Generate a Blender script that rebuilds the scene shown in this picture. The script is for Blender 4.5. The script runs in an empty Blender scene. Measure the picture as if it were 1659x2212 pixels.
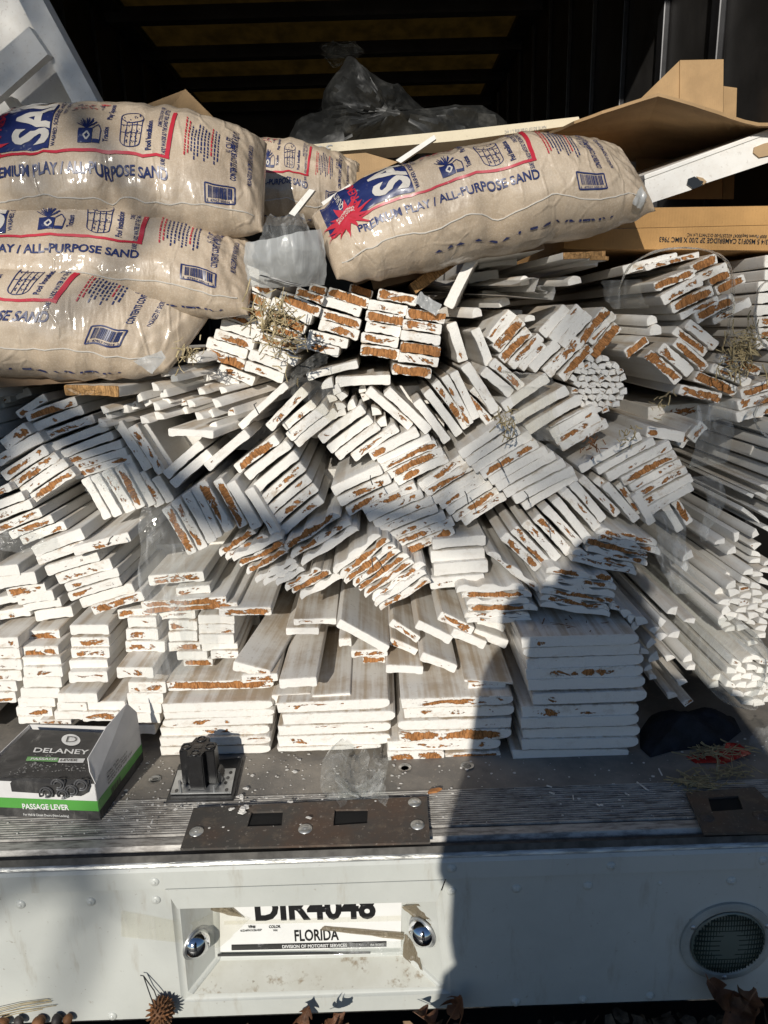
import bpy, bmesh, math, random
from mathutils import Vector, Matrix, noise
random.seed(7)
SC = bpy.context.scene
COL = SC.collection
V = Vector
R = math.radians

# ------------------------------------------------------------------ camera
CAM_POS = V((0, 0, 1.55))
def cam_axes(p, y, r):
    fw = V((math.sin(y)*math.cos(p), math.cos(y)*math.cos(p), -math.sin(p)))
    rt = fw.cross(V((0, 0, 1))).normalized(); up = rt.cross(fw)
    return rt*math.cos(r)+up*math.sin(r), -rt*math.sin(r)+up*math.cos(r), fw
RT, UP, FW = cam_axes(R(15), R(.25), R(-1.75))
cd = bpy.data.cameras.new('camera'); cam = bpy.data.objects.new('camera', cd); COL.objects.link(cam)
cam.matrix_world = Matrix(((RT.x, UP.x, -FW.x, CAM_POS.x), (RT.y, UP.y, -FW.y, CAM_POS.y), (RT.z, UP.z, -FW.z, CAM_POS.z), (0, 0, 0, 1)))
cd.sensor_fit = 'HORIZONTAL'; cd.sensor_width = 36; cd.lens = 36*1533/1659
cd.clip_start = .01; cd.clip_end = 300
SC.camera = cam

# ------------------------------------------------------------------ sky, sun, exposure
SUN_AZ, SUN_EL = R(15), R(22)          # travels towards +Y and to the right, low winter sun behind the viewer
SUN_DIR = V((math.sin(SUN_AZ)*math.cos(SUN_EL), math.cos(SUN_AZ)*math.cos(SUN_EL), -math.sin(SUN_EL)))
w = bpy.data.worlds.new('World'); SC.world = w; w.use_nodes = True
nt = w.node_tree; bg = nt.nodes['Background']
sky = nt.nodes.new('ShaderNodeTexSky'); sky.sky_type = 'NISHITA'; sky.sun_disc = False
sky.dust_density = .3; sky.ozone_density = 5.0; sky.sun_elevation = SUN_EL; sky.sun_rotation = math.pi + SUN_AZ
nt.links.new(sky.outputs[0], bg.inputs[0]); bg.inputs[1].default_value = .08
ld = bpy.data.lights.new('sun', 'SUN'); ld.energy = 5.0; ld.angle = R(.53); ld.color = (1, .945, .85)
sun = bpy.data.objects.new('sun', ld); COL.objects.link(sun)
sun.rotation_euler = SUN_DIR.to_track_quat('-Z', 'Y').to_euler()
SC.view_settings.view_transform = 'Standard'; SC.view_settings.look = 'None'
SC.view_settings.exposure = -0.32; SC.view_settings.gamma = 1
SC.render.engine = 'CYCLES'
SC.cycles.max_bounces = 8; SC.cycles.transparent_max_bounces = 16

# ------------------------------------------------------------------ picking points: a pixel of the photo (1659 x 2212) to a point of the place
def ray(px, py): return (FW + RT*((px-829.5)/1533) - UP*((py-1106)/1533))
def at(px, py, Y):
    d = ray(px, py); return CAM_POS + d*(Y/d.y)
def onz(px, py, Z):
    d = ray(px, py); return CAM_POS + d*((Z-CAM_POS.z)/d.z)
TILE = {'T3': (0, 950), 'T4': (900, 950), 'T5': (1924, 950), 'S1': (0, 1650), 'S2': (900, 1650), 'S3': (1924, 1650),
        'R1': (0, 2350), 'R2': (900, 2350), 'R3': (1924, 2350)}
def F(tile, x, y):
    if tile == 'F': return x, y
    if tile == 'Z1': return (2400+x*.42946)/1.8228, (1900+y*.42946)/1.8228
    if tile == 'Z6': return (x*.42194)/1.8228, (2800+y*.42194)/1.8228
    if tile == 'Z7': return (600+x*.66305)/1.8228, (2850+y*.66305)/1.8228
    if tile == 'Z4': return (1000+x*.66305)/1.8228, (800+y*.66305)/1.8228
    o = TILE[tile]; return (o[0]+x*.66305)/1.8228, (o[1]+y*.66305)/1.8228

# ------------------------------------------------------------------ materials
class NT:
    def __init__(s, name):
        s.m = bpy.data.materials.new(name); s.m.use_nodes = True; s.t = s.m.node_tree; s.n = s.t.nodes; s.n.clear()
        s.out = s.n.new('ShaderNodeOutputMaterial'); s.b = s.n.new('ShaderNodeBsdfPrincipled'); s.L(s.b.outputs[0], s.out.inputs[0])
    def L(s, a, b): s.t.links.new(a, b)
    def put(s, sock, v):
        if hasattr(v, 'is_output'): s.L(v, sock)
        elif isinstance(v, (tuple, list)) and sock.type == 'RGBA': sock.default_value = (*v[:3], 1)
        else: sock.default_value = v
    def co(s, kind='Object'): return s.n.new('ShaderNodeTexCoord').outputs[kind]
    def math(s, op, a, b=0.0, c=0.0, clamp=False):
        n = s.n.new('ShaderNodeMath'); n.operation = op; n.use_clamp = clamp
        for i, v in enumerate((a, b, c)): s.put(n.inputs[i], v)
        return n.outputs[0]
    def vmul(s, v, k, add=None):
        n = s.n.new('ShaderNodeMapping'); s.L(v, n.inputs[0]); n.inputs['Scale'].default_value = k
        if add is not None: s.put(n.inputs['Location'], add)
        return n.outputs[0]
    def noise(s, v, scale, detail=4, rough=.55, dist=0):
        n = s.n.new('ShaderNodeTexNoise'); s.L(v, n.inputs['Vector']); n.inputs['Scale'].default_value = scale
        n.inputs['Detail'].default_value = detail; n.inputs['Roughness'].default_value = rough; n.inputs['Distortion'].default_value = dist
        return n.outputs['Fac']
    def wave(s, v, scale, dist=2, axis='X', detail=2):
        n = s.n.new('ShaderNodeTexWave'); s.L(v, n.inputs['Vector']); n.inputs['Scale'].default_value = scale; n.bands_direction = axis
        n.inputs['Distortion'].default_value = dist; n.inputs['Detail'].default_value = detail
        return n.outputs['Fac']
    def step(s, v, lo, hi, a=0.0, b=1.0):
        n = s.n.new('ShaderNodeMapRange'); n.interpolation_type = 'SMOOTHSTEP'; s.put(n.inputs[0], v)
        for i, q in enumerate((lo, hi, a, b)): s.put(n.inputs[i+1], q)
        return n.outputs[0]
    def mix(s, f, a, b):
        n = s.n.new('ShaderNodeMix'); n.data_type = 'RGBA'; s.put(n.inputs[0], f); s.put(n.inputs[6], a); s.put(n.inputs[7], b); return n.outputs[2]
    def bump(s, h, dist=.001, strength=1, nrm=None):
        n = s.n.new('ShaderNodeBump'); n.inputs['Distance'].default_value = dist; n.inputs['Strength'].default_value = strength
        s.L(h, n.inputs['Height'])
        if nrm is not None: s.L(nrm, n.inputs['Normal'])
        s.L(n.outputs[0], s.b.inputs['Normal']); return n.outputs[0]
    def rnd(s):
        return s.n.new('ShaderNodeObjectInfo').outputs['Random']
    def randvec(s):
        r = s.rnd(); c = s.n.new('ShaderNodeCombineXYZ')
        for i, k in enumerate((91, 53, 37)): s.L(s.math('MULTIPLY', r, k), c.inputs[i])
        return c.outputs[0]
    def set(s, col, rough=.6, metal=0.0, **kw):
        s.put(s.b.inputs['Base Color'], col); s.put(s.b.inputs['Roughness'], rough); s.put(s.b.inputs['Metallic'], metal)
        for k, v in kw.items(): s.put(s.b.inputs[k], v)
        return s.m
M = {}
def simple(name, col, rough=.6, metal=0.0, var=.25, scale=30, bump=.0005, stretch=(1, 1, 1), **kw):
    t = NT(name); c = t.vmul(t.co(), stretch, t.randvec()); n = t.noise(c, scale, 5, .6)
    dark = tuple(x*(1-var) for x in col); lite = tuple(min(1, x*(1+var)) for x in col)
    t.set(t.mix(t.step(n, .3, .7), dark, lite), rough, metal, **kw)
    if bump: t.bump(t.noise(c, scale*3, 4), bump)
    M[name] = t.m; return t.m

def mat_end(name, wood=(.40, .18, .065), white=(.83, .805, .755), woodlike=False):
    """sprayed white end grain with torn bare patches; object colour carries width, thickness and wear"""
    t = NT(name); co = t.co(); sx = t.n.new('ShaderNodeSeparateXYZ'); t.L(co, sx.inputs[0])
    oi = t.n.new('ShaderNodeObjectInfo'); sc = t.n.new('ShaderNodeSeparateColor'); t.L(oi.outputs['Color'], sc.inputs[0])
    fine = t.noise(t.vmul(co, (1, 1, 1), t.randvec()), 260, 3, .6)
    jit = t.math('MULTIPLY', t.math('SUBTRACT', fine, .5), .22)
    u = t.math('ADD', t.math('DIVIDE', t.math('ABSOLUTE', sx.outputs[0]), t.math('MULTIPLY', sc.outputs[0], .5)), jit)
    v = t.math('ADD', t.math('DIVIDE', t.math('ABSOLUTE', sx.outputs[2]), t.math('MULTIPLY', sc.outputs[1], .5)), t.math('MULTIPLY', jit, 2.2))
    core = t.math('MULTIPLY', t.step(u, .66, 1.08, 1, 0), t.step(v, .30, 1.12, 1, 0))
    n = t.noise(t.vmul(co, (15, 1, 36), t.randvec()), 1.0, 8, .66, 1.1)
    n2 = t.noise(t.vmul(co, (130, 1, 170), t.randvec()), 1.0, 3, .6)
    val = t.math('ADD', t.math('ADD', n, t.math('MULTIPLY', t.math('SUBTRACT', n2, .5), .2)), t.math('SUBTRACT', t.math('MULTIPLY', t.math('SUBTRACT', sc.outputs[2], .5), .34), t.math('MULTIPLY', t.math('SUBTRACT', 1, core), .21)))
    m = t.step(val, .527, .55)
    streak = t.noise(t.vmul(co, (240, 1, 60), t.randvec()), 1, 4, .6, 1.5)
    w = t.mix(t.step(streak, .35, .68), tuple(c*.5 for c in wood), tuple(min(1, c*1.25) for c in wood))
    patch = t.noise(t.vmul(co, (35, 1, 60), t.randvec()), 1, 5, .7)
    dirty = t.math('MULTIPLY', t.step(patch, .52, .72), t.step(sc.outputs[2], .2, .75, .25, 1))
    wh = t.mix(dirty, white, (.52, .43, .33))
    chip = t.math('MULTIPLY', t.math('MULTIPLY', t.step(t.noise(t.vmul(co, (70, 1, 90), t.randvec()), 1, 5, .7), .54, .6), t.step(v, .6, .95)), t.step(sc.outputs[2], .1, .7, .3, 1)); wh = t.mix(t.math('MULTIPLY', chip, .75), wh, (.42, .30, .19))
    if woodlike: col = t.mix(t.step(n, .55, .7), w, (.6, .5, .38))
    else: col = t.mix(m, wh, w)
    t.set(col, .85); t.b.inputs['Specular IOR Level'].default_value = .2
    h = t.math('ADD', t.math('MULTIPLY', t.noise(t.vmul(co, (1, 1, 1), t.randvec()), 170, 5, .7), 1.0), t.math('MULTIPLY', m, -.9))
    h = t.math('ADD', h, t.math('MULTIPLY', t.noise(t.vmul(co, (60, 1, 25), t.randvec()), 1, 2), .8))
    t.bump(h, .0016, .9)
    M[name] = t.m
mat_end('white_end'); mat_end('raw_end', (.42, .24, .10), woodlike=True)
def mat_side(name, base, dust, amount):
    t = NT(name); co = t.vmul(t.co(), (1, 1, 1), t.randvec())
    long_ = t.noise(t.vmul(t.co(), (60, 1.6, 60), t.randvec()), 1, 5, .6)
    blot = t.noise(co, 9, 5, .65); speck = t.noise(co, 170, 2, .5)
    g = t.n.new('ShaderNodeNewGeometry'); sz = t.n.new('ShaderNodeSeparateXYZ'); t.L(g.outputs['True Normal'], sz.inputs[0])
    upw = t.step(sz.outputs[2], .15, .95, .25, 1)
    d = t.math('MULTIPLY', t.math('MULTIPLY', t.step(t.math('ADD', long_, t.math('MULTIPLY', t.math('SUBTRACT', blot, .5), .8)), .36, .68), upw), amount)
    c = t.mix(d, base, dust); c = t.mix(t.math('MULTIPLY', t.step(speck, .62, .72), .22), c, (.28, .22, .16))
    t.set(c, .6); t.bump(t.noise(co, 120, 3), .0004, .6); M[name] = t.m
mat_side('white_side', (.78, .765, .73), (.52, .435, .335), .62)
mat_side('dusty_side', (.76, .735, .69), (.47, .375, .27), .95)
mat_side('pine_cream', (.68, .60, .44), (.5, .4, .27), .5)
mat_side('pine_side', (.42, .29, .16), (.30, .2, .11), .9)
mat_side('brown_side', (.20, .12, .06), (.28, .2, .12), .9)

def mat_cardboard(name, col):
    t = NT(name); co = t.co(); n = t.noise(co, 14, 5, .6); f = t.wave(t.vmul(co, (1, 1, 1)), 60, .6, 'X', 1); s = t.noise(co, 300, 2)
    c = t.mix(t.step(n, .3, .75), tuple(x*.85 for x in col), tuple(x*1.12 for x in col)); c = t.mix(t.math('MULTIPLY', t.step(s, .6, .75), .25), c, tuple(x*.5 for x in col))
    t.set(c, .8); t.bump(t.math('ADD', t.math('MULTIPLY', f, .12), n), .002, .5); M[name] = t.m
mat_cardboard('cardboard', (.40, .26, .13)); mat_cardboard('orange_carton', (.46, .26, .095))
def mat_bag():
    t = NT('sand_bag_film'); co = t.vmul(t.co(), (1, 1, 1), t.randvec())
    gr = t.noise(co, 420, 3, .6); bl = t.noise(co, 11, 4, .6); sp = t.noise(co, 900, 1)
    c = t.mix(t.step(bl, .3, .7), (.46, .36, .258), (.55, .445, .33)); c = t.mix(t.math('MULTIPLY', t.step(gr, .45, .7), .35), c, (.70, .62, .51))
    c = t.mix(t.math('MULTIPLY', t.step(sp, .62, .7), .3), c, (.25, .2, .15))
    t.set(c, t.step(bl, .3, .7, .4, .6)); t.b.inputs['Coat Weight'].default_value = .65; t.b.inputs['Coat Roughness'].default_value = .11
    wr = t.noise(t.vmul(t.co(), (22, 7, 12), t.randvec()), 1, 3, .5, .8); w2 = t.noise(t.vmul(t.co(), (90, 16, 40), t.randvec()), 1, 2, .5, .5)
    vo = t.n.new('ShaderNodeTexVoronoi'); vo.feature = 'DISTANCE_TO_EDGE'; vo.inputs['Scale'].default_value = 1; t.L(t.vmul(t.co(), (26, 11, 20), t.randvec()), vo.inputs['Vector'])
    crease = t.step(vo.outputs['Distance'], 0, .09, 1, 0)
    hh = t.math('ADD', t.math('ADD', wr, t.math('MULTIPLY', w2, .2)), t.math('MULTIPLY', t.math('MULTIPLY', crease, t.step(bl, .42, .6)), .22))
    b = t.bump(hh, .006, .7); t.L(b, t.b.inputs['Coat Normal']); M['bag'] = t.m
mat_bag()
def mat_print(name, col):
    t = NT(name); co = t.co(); n = t.noise(t.vmul(co, (1, 1, 1), t.randvec()), 130, 4, .7); n2 = t.noise(co, 20, 3)
    t.set(t.mix(t.step(t.math('ADD', n, t.math('MULTIPLY', n2, .4)), .82, .95), col, tuple(min(1, x*.6+.22) for x in col)), .35); t.b.inputs['Coat Weight'].default_value = .5
    M[name] = t.m
mat_print('navy_ink', (.018, .028, .115)); mat_print('red_ink', (.50, .03, .05)); mat_print('pale_ink', (.62, .58, .52)); mat_print('black_ink', (.012, .012, .013))
mat_print('white_ink', (.75, .75, .74)); mat_print('green_ink', (.09, .33, .06)); mat_print('grey_ink', (.30, .30, .30)); mat_print('dim_grey_ink', (.10, .10, .105))
def mat_clear(name, tint, alpha, rough=.08, milk=.25, bmp=.004):
    t = NT(name); co = t.co(); st = t.noise(t.vmul(co, (60, 60, 7), t.randvec()), 1, 4, .6, 1); n = t.noise(co, 25, 4, .6, 1)
    tr = t.n.new('ShaderNodeBsdfTransparent'); tr.inputs[0].default_value = (*tint, 1)
    t.set(tint, rough, 0.0); t.b.inputs['Coat Weight'].default_value = .6
    a = t.math('ADD', alpha, t.math('MULTIPLY', t.step(st, .45, .75), milk))
    lw = t.n.new('ShaderNodeLayerWeight'); lw.inputs[0].default_value = .5; a = t.math('ADD', a, t.math('MULTIPLY', t.step(lw.outputs['Facing'], .55, 1.0), .45), clamp=True)
    ms = t.n.new('ShaderNodeMixShader'); t.L(a, ms.inputs[0]); t.L(tr.outputs[0], ms.inputs[1]); t.L(t.b.outputs[0], ms.inputs[2]); t.L(ms.outputs[0], t.out.inputs[0])
    t.bump(t.math('ADD', n, st), bmp, .9); M[name] = t.m
mat_clear('clear_film', (.93, .94, .93), .09, .08, .2); mat_clear('milky_film', (.66, .67, .66), .46, .3, .2, .0012); mat_clear('clear_tape', (.95, .94, .90), .05, .12, .12)
mat_clear('dirty_tape', (.34, .29, .21), .42, .3, .35)
mat_clear('red_film', (.55, .02, .02), .72, .25, .2)
def mat_truck():
    t = NT('truck_white'); co = t.co('Object'); n = t.noise(co, 5, 6, .65); d = t.noise(t.vmul(co, (30, 30, 6)), 1, 5, .7); sp = t.noise(co, 140, 3, .6)
    c = t.mix(t.step(n, .35, .75), (.56, .575, .54), (.48, .495, .465)); c = t.mix(t.math('MULTIPLY', t.step(d, .54, .76), .55), c, (.34, .30, .23))
    c = t.mix(t.math('MULTIPLY', t.step(sp, .67, .76), .5), c, (.22, .17, .12)); t.set(c, t.step(n, .3, .7, .32, .5)); t.b.inputs['Coat Weight'].default_value = .2
    t.bump(t.noise(co, 220, 2), .0002, .5); M['truck_white'] = t.m
mat_truck()
def mat_ledge():
    t = NT('stained_ledge'); co = t.co(); n = t.noise(co, 24, 7, .7); d = t.noise(co, 9, 5, .7); sp = t.noise(co, 130, 3, .6)
    c = t.mix(t.step(d, .4, .7), (.62, .62, .56), (.55, .54, .47)); c = t.mix(t.math('MULTIPLY', t.step(n, .57, .68), .8), c, (.26, .19, .11))
    c = t.mix(t.math('MULTIPLY', t.step(sp, .66, .74), .6), c, (.18, .13, .08)); t.set(c, .55); M['stained_ledge'] = t.m
mat_ledge()
def mat_rust():
    t = NT('rusty_steel'); co = t.co(); n = t.noise(co, 10, 7, .7); m = t.noise(co, 45, 5, .7); sp = t.noise(co, 160, 3, .6)
    c = t.mix(t.step(n, .38, .68), (.075, .07, .064), (.12, .075, .052)); c = t.mix(t.math('MULTIPLY', t.step(m, .5, .75), .6), c, (.21, .165, .125))
    c = t.mix(t.math('MULTIPLY', t.step(sp, .6, .7), .5), c, (.38, .35, .31)); t.set(c, .6, .2); t.bump(m, .001, .6); M['rusty_steel'] = t.m
mat_rust()
def mat_floor():
    t = NT('dusty_floor'); co = t.co(); n = t.noise(co, 6, 6, .65); sp = t.noise(co, 150, 4, .7); sp2 = t.noise(co, 60, 4, .7)
    c = t.mix(t.step(n, .35, .7), (.17, .158, .142), (.33, .295, .25)); c = t.mix(t.math('MULTIPLY', t.step(sp, .58, .7), .7), c, (.34, .29, .23)); c = t.mix(t.math('MULTIPLY', t.step(sp2, .66, .72), .6), c, (.03, .028, .025))
    t.set(c, .75); t.bump(sp, .001, .6); M['dusty_floor'] = t.m
mat_floor()
def mat_rib():
    t = NT('ribbed_aluminium'); co = t.co(); n = t.noise(co, 9, 6, .7); sp = t.noise(t.vmul(co, (25, 140, 1)), 1, 5, .7)
    c = t.mix(t.step(sp, .34, .6), (.19, .178, .165), (.50, .48, .445)); c = t.mix(t.math('MULTIPLY', t.step(n, .5, .72), .6), c, (.16, .14, .12))
    t.set(c, .5, .15); M['ribbed_aluminium'] = t.m
mat_rib()
simple('worn_rail', (.42, .42, .40), .35, .6, .5, 22, .0006, (1, 6, 6)); simple('dark_gap', (.085, .08, .072), .8, 0, .4, 40)
simple('galvanised', (.46, .47, .47), .38, .75, .18, 50, .0002); simple('black_plastic', (.010, .010, .011), .32, 0, .3, 60, .0001); simple('dark_plate', (.03, .03, .031), .4, .3, .6, 25, .0004)
simple('void_black', (.004, .004, .004), .9, 0, .2, 10, 0); simple('chrome', (.75, .76, .78), .07, 1.0, .03, 10, 0); simple('rubber_grey', (.36, .37, .34), .6, 0, .15, 25, .0003); simple('lens_dark', (.035, .05, .04), .15, 0, .3, 20, 0)
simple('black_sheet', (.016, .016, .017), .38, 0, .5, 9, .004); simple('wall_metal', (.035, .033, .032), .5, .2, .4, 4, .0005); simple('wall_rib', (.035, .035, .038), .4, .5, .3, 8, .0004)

def mat_dusty_card():
    t = NT('dusty_card'); co = t.co(); n = t.noise(co, 14, 6, .7, .8); st = t.noise(t.vmul(co, (60, 14, 14)), 1, 5, .7)
    c = t.mix(t.step(n, .42, .75), (.028, .027, .027), (.12, .115, .11)); c = t.mix(t.math('MULTIPLY', t.step(st, .58, .74), .55), c, (.26, .25, .235)); t.set(c, .6); t.bump(n, .0015, .5); M['dusty_card'] = t.m
mat_dusty_card()
simple('black_card', (.022, .022, .024), .45, 0, .5, 18, .0006); simple('white_card', (.66, .65, .64), .55, 0, .08, 12, .0006); simple('plate_paper', (.78, .78, .76), .4, 0, .06, 8, .0003)
simple('dry_leaf', (.20, .095, .05), .6, 0, .5, 26, .002); simple('leaf_litter', (.17, .11, .06), .8, 0, .7, 40, .002); simple('straw', (.36, .29, .16), .7, 0, .4, 60, 0)
simple('seed_brown', (.17, .075, .028), .7, 0, .5, 60, .001); simple('navy_cloth', (.010, .012, .018), .9, 0, .5, 40, .002); simple('chipped_black', (.012, .012, .012), .45, 0, .4, 30, .001)
simple('stone', (.06, .05, .045), .6, 0, .6, 25, .001); simple('yellow_card', (.6, .5, .05), .6); simple('chip_white', (.72, .70, .66), .8, 0, .15, 60); simple('orange_wood', (.45, .19, .06), .7, 0, .3, 60)
simple('asphalt', (.055, .053, .05), .9, 0, .5, 60, .003); simple('bark', (.10, .075, .055), .9, 0, .4, 20, .01); simple('tree_leaf', (.06, .085, .03), .6, 0, .4, 6, 0)
simple('skin', (.50, .29, .20), .5, 0, .08, 20, .0003); simple('jacket', (.05, .07, .11), .85, 0, .2, 60, .001); simple('jeans', (.05, .07, .13), .85, 0, .2, 80, .001); simple('hair', (.035, .022, .015), .6, 0, .3, 60, .001); simple('shoe', (.04, .035, .03), .6)
def mat_chip_black():
    t = NT('chipped_step'); co = t.co(); n = t.noise(co, 28, 6, .7); t.set(t.mix(t.step(n, .66, .70), (.014, .014, .014), (.55, .53, .5)), .5); t.bump(n, .002, .5); M['chipped_step'] = t.m
mat_chip_black()
def mat_roof():
    t = NT('translucent_roof'); t.n.remove(t.b); tl = t.n.new('ShaderNodeBsdfTranslucent'); n = t.noise(t.vmul(t.co(), (2, 1, 1)), 5, 5, .65)
    t.put(tl.inputs[0], t.mix(t.step(n, .3, .7), (.010, .006, .0013), (.022, .0125, .0025))); t.L(tl.outputs[0], t.out.inputs[0]); M['translucent_roof'] = t.m
mat_roof()
def mat_lens():
    t = NT('lens_glass'); co = t.co(); t.set((.13, .155, .13), .4); t.b.inputs['Coat Weight'].default_value = .6; M['lens_glass'] = t.m
mat_lens()
def mat_black_film():
    t = NT('black_film'); co = t.co(); n = t.noise(co, 7, 3, .5, 1.0); d = t.noise(co, 30, 5, .7)
    t.set(t.mix(t.step(d, .45, .75), (.014, .0145, .014), (.05, .05, .047)), .5); t.bump(n, .02, .5); M['black_film'] = t.m
mat_black_film()

# ------------------------------------------------------------------ object helpers
def obj(name, bm, mat, parent=None, mats=None, smooth=None, mw=None):
    me = bpy.data.meshes.new(name)
    if isinstance(bm, bmesh.types.BMesh): bm.normal_update(); bm.to_mesh(me); bm.free()
    else: me.from_pydata(*bm); me.update()
    for m in (mats or [mat]): me.materials.append(M[m] if isinstance(m, str) else m)
    if smooth is not None:
        for p in me.polygons: p.use_smooth = True
        me.set_sharp_from_angle(angle=smooth)
    o = bpy.data.objects.new(name, me); COL.objects.link(o)
    if mw is not None: o.matrix_world = mw
    if parent is not None:
        o.parent = parent
        if mw is None: o.matrix_parent_inverse = parent.matrix_world.inverted()
        else: o.matrix_parent_inverse = parent.matrix_world.inverted()
    return o
def tag(o, label=None, cat=None, group=None, kind=None):
    for k, v in (('label', label), ('category', cat), ('group', group), ('kind', kind)):
        if v: o[k] = v
    return o
def empty(name, loc, label, cat, group=None):
    o = bpy.data.objects.new(name, None); COL.objects.link(o); o.location = loc; o.empty_display_size = .05
    o.matrix_world = Matrix.Translation(loc); return tag(o, label, cat, group)
def frame(o, x, y, z): return Matrix(((x.x, y.x, z.x, o.x), (x.y, y.y, z.y, o.y), (x.z, y.z, z.z, o.z), (0, 0, 0, 1)))
def box(bm, a, b, mi=0, bev=0.0, mw=None):
    vs = [bm.verts.new((x, y, z)) for x in (a[0], b[0]) for y in (a[1], b[1]) for z in (a[2], b[2])]
    fs = [bm.faces.new([vs[i] for i in q]) for q in ((0, 1, 3, 2), (4, 6, 7, 5), (0, 4, 5, 1), (2, 3, 7, 6), (0, 2, 6, 4), (1, 5, 7, 3))]
    for f in fs: f.material_index = mi
    if bev: bmesh.ops.bevel(bm, geom=list({e for f in fs for e in f.edges}), offset=bev, segments=2, affect='EDGES', profile=.6)
    if mw is not None:
        pass
    return vs
def tube(bm, pts, r, n=8, cap=True):
    pts = [V(p) for p in pts]; rings = []
    rr = r if isinstance(r, (list, tuple)) else [r]*len(pts)
    for i, p in enumerate(pts):
        d = (pts[min(i+1, len(pts)-1)]-pts[max(i-1, 0)]).normalized(); a = d.orthogonal().normalized() if i == 0 else (a-d*a.dot(d)).normalized(); b = d.cross(a)
        rings.append([bm.verts.new(p+a*math.cos(2*math.pi*k/n)*rr[i]+b*math.sin(2*math.pi*k/n)*rr[i]) for k in range(n)])
    for q, s in zip(rings, rings[1:]):
        for k in range(n): bm.faces.new((q[k], q[(k+1) % n], s[(k+1) % n], s[k]))
    if cap: bm.faces.new(rings[0][::-1]); bm.faces.new(rings[-1])
def dome(bm, c, nrm, r, h, n=14, rings=4):
    nrm = nrm.normalized(); a = nrm.orthogonal().normalized(); b = nrm.cross(a); prev = None
    for i in range(rings+1):
        t = i/rings*math.pi/2; rr = r*math.cos(t); z = h*math.sin(t)
        if i == rings: ring = [bm.verts.new(c+nrm*z)]
        else: ring = [bm.verts.new(c+(a*math.cos(2*math.pi*k/n)+b*math.sin(2*math.pi*k/n))*rr+nrm*z) for k in range(n)]
        if prev:
            for k in range(n):
                if len(ring) == 1: bm.faces.new((prev[k], prev[(k+1) % n], ring[0]))
                else: bm.faces.new((prev[k], prev[(k+1) % n], ring[(k+1) % n], ring[k]))
        prev = ring
def slab(bm, pts, thick, nrm=None, mi=0):
    """a flat polygon with real thickness, pushed back along -nrm"""
    pts = [V(p) for p in pts]
    if nrm is None: nrm = (pts[1]-pts[0]).cross(pts[2]-pts[0]).normalized()
    f = [bm.verts.new(p) for p in pts]; k = [bm.verts.new(p-nrm*thick) for p in pts]
    fs = [bm.faces.new(f), bm.faces.new(k[::-1])]
    for i in range(len(pts)): j = (i+1) % len(pts); fs.append(bm.faces.new((f[j], f[i], k[i], k[j])))
    for q in fs: q.material_index = mi
    return fs
_tc = {}
def text2d(s, bold=.0, shear=0.0):
    """flat lettering as (verts, faces, width, cap height 1)"""
    key = (s, bold, shear)
    if key in _tc: return _tc[key]
    cu = bpy.data.curves.new('lettering', 'FONT'); cu.body = s; cu.size = 1/.729; cu.resolution_u = 3; cu.offset = bold; cu.shear = shear
    o = bpy.data.objects.new('lettering', cu); COL.objects.link(o); dg = bpy.context.evaluated_depsgraph_get(); dg.update()
    me = bpy.data.meshes.new_from_object(o.evaluated_get(dg)); vs = [tuple(v.co[:2]) for v in me.vertices]; fs = [tuple(p.vertices) for p in me.polygons]
    bpy.data.objects.remove(o); bpy.data.meshes.remove(me); bpy.data.curves.remove(cu)
    x0 = min(v[0] for v in vs); x1 = max(v[0] for v in vs); vs = [(v[0]-x0, v[1]) for v in vs]
    _tc[key] = (vs, fs, x1-x0); return _tc[key]
def words(bm, s, p, q, up, height, off=V((0, 0, 0)), bold=.02, shear=0.0, mi=0):
    """lettering from p to q (baseline), cap height given, lying in the plane of q-p and up"""
    vs, fs, wd = text2d(s, bold, shear); ex = (q-p)/wd; up = up.normalized()*height
    bv = [bm.verts.new(p+ex*v[0]+up*v[1]+off) for v in vs]
    for f in fs:
        try: bm.faces.new([bv[i] for i in f]).material_index = mi
        except ValueError: pass
def sm(a, b, x):
    t = max(0, min(1, (x-a)/(b-a))); return t*t*(3-2*t)

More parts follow.
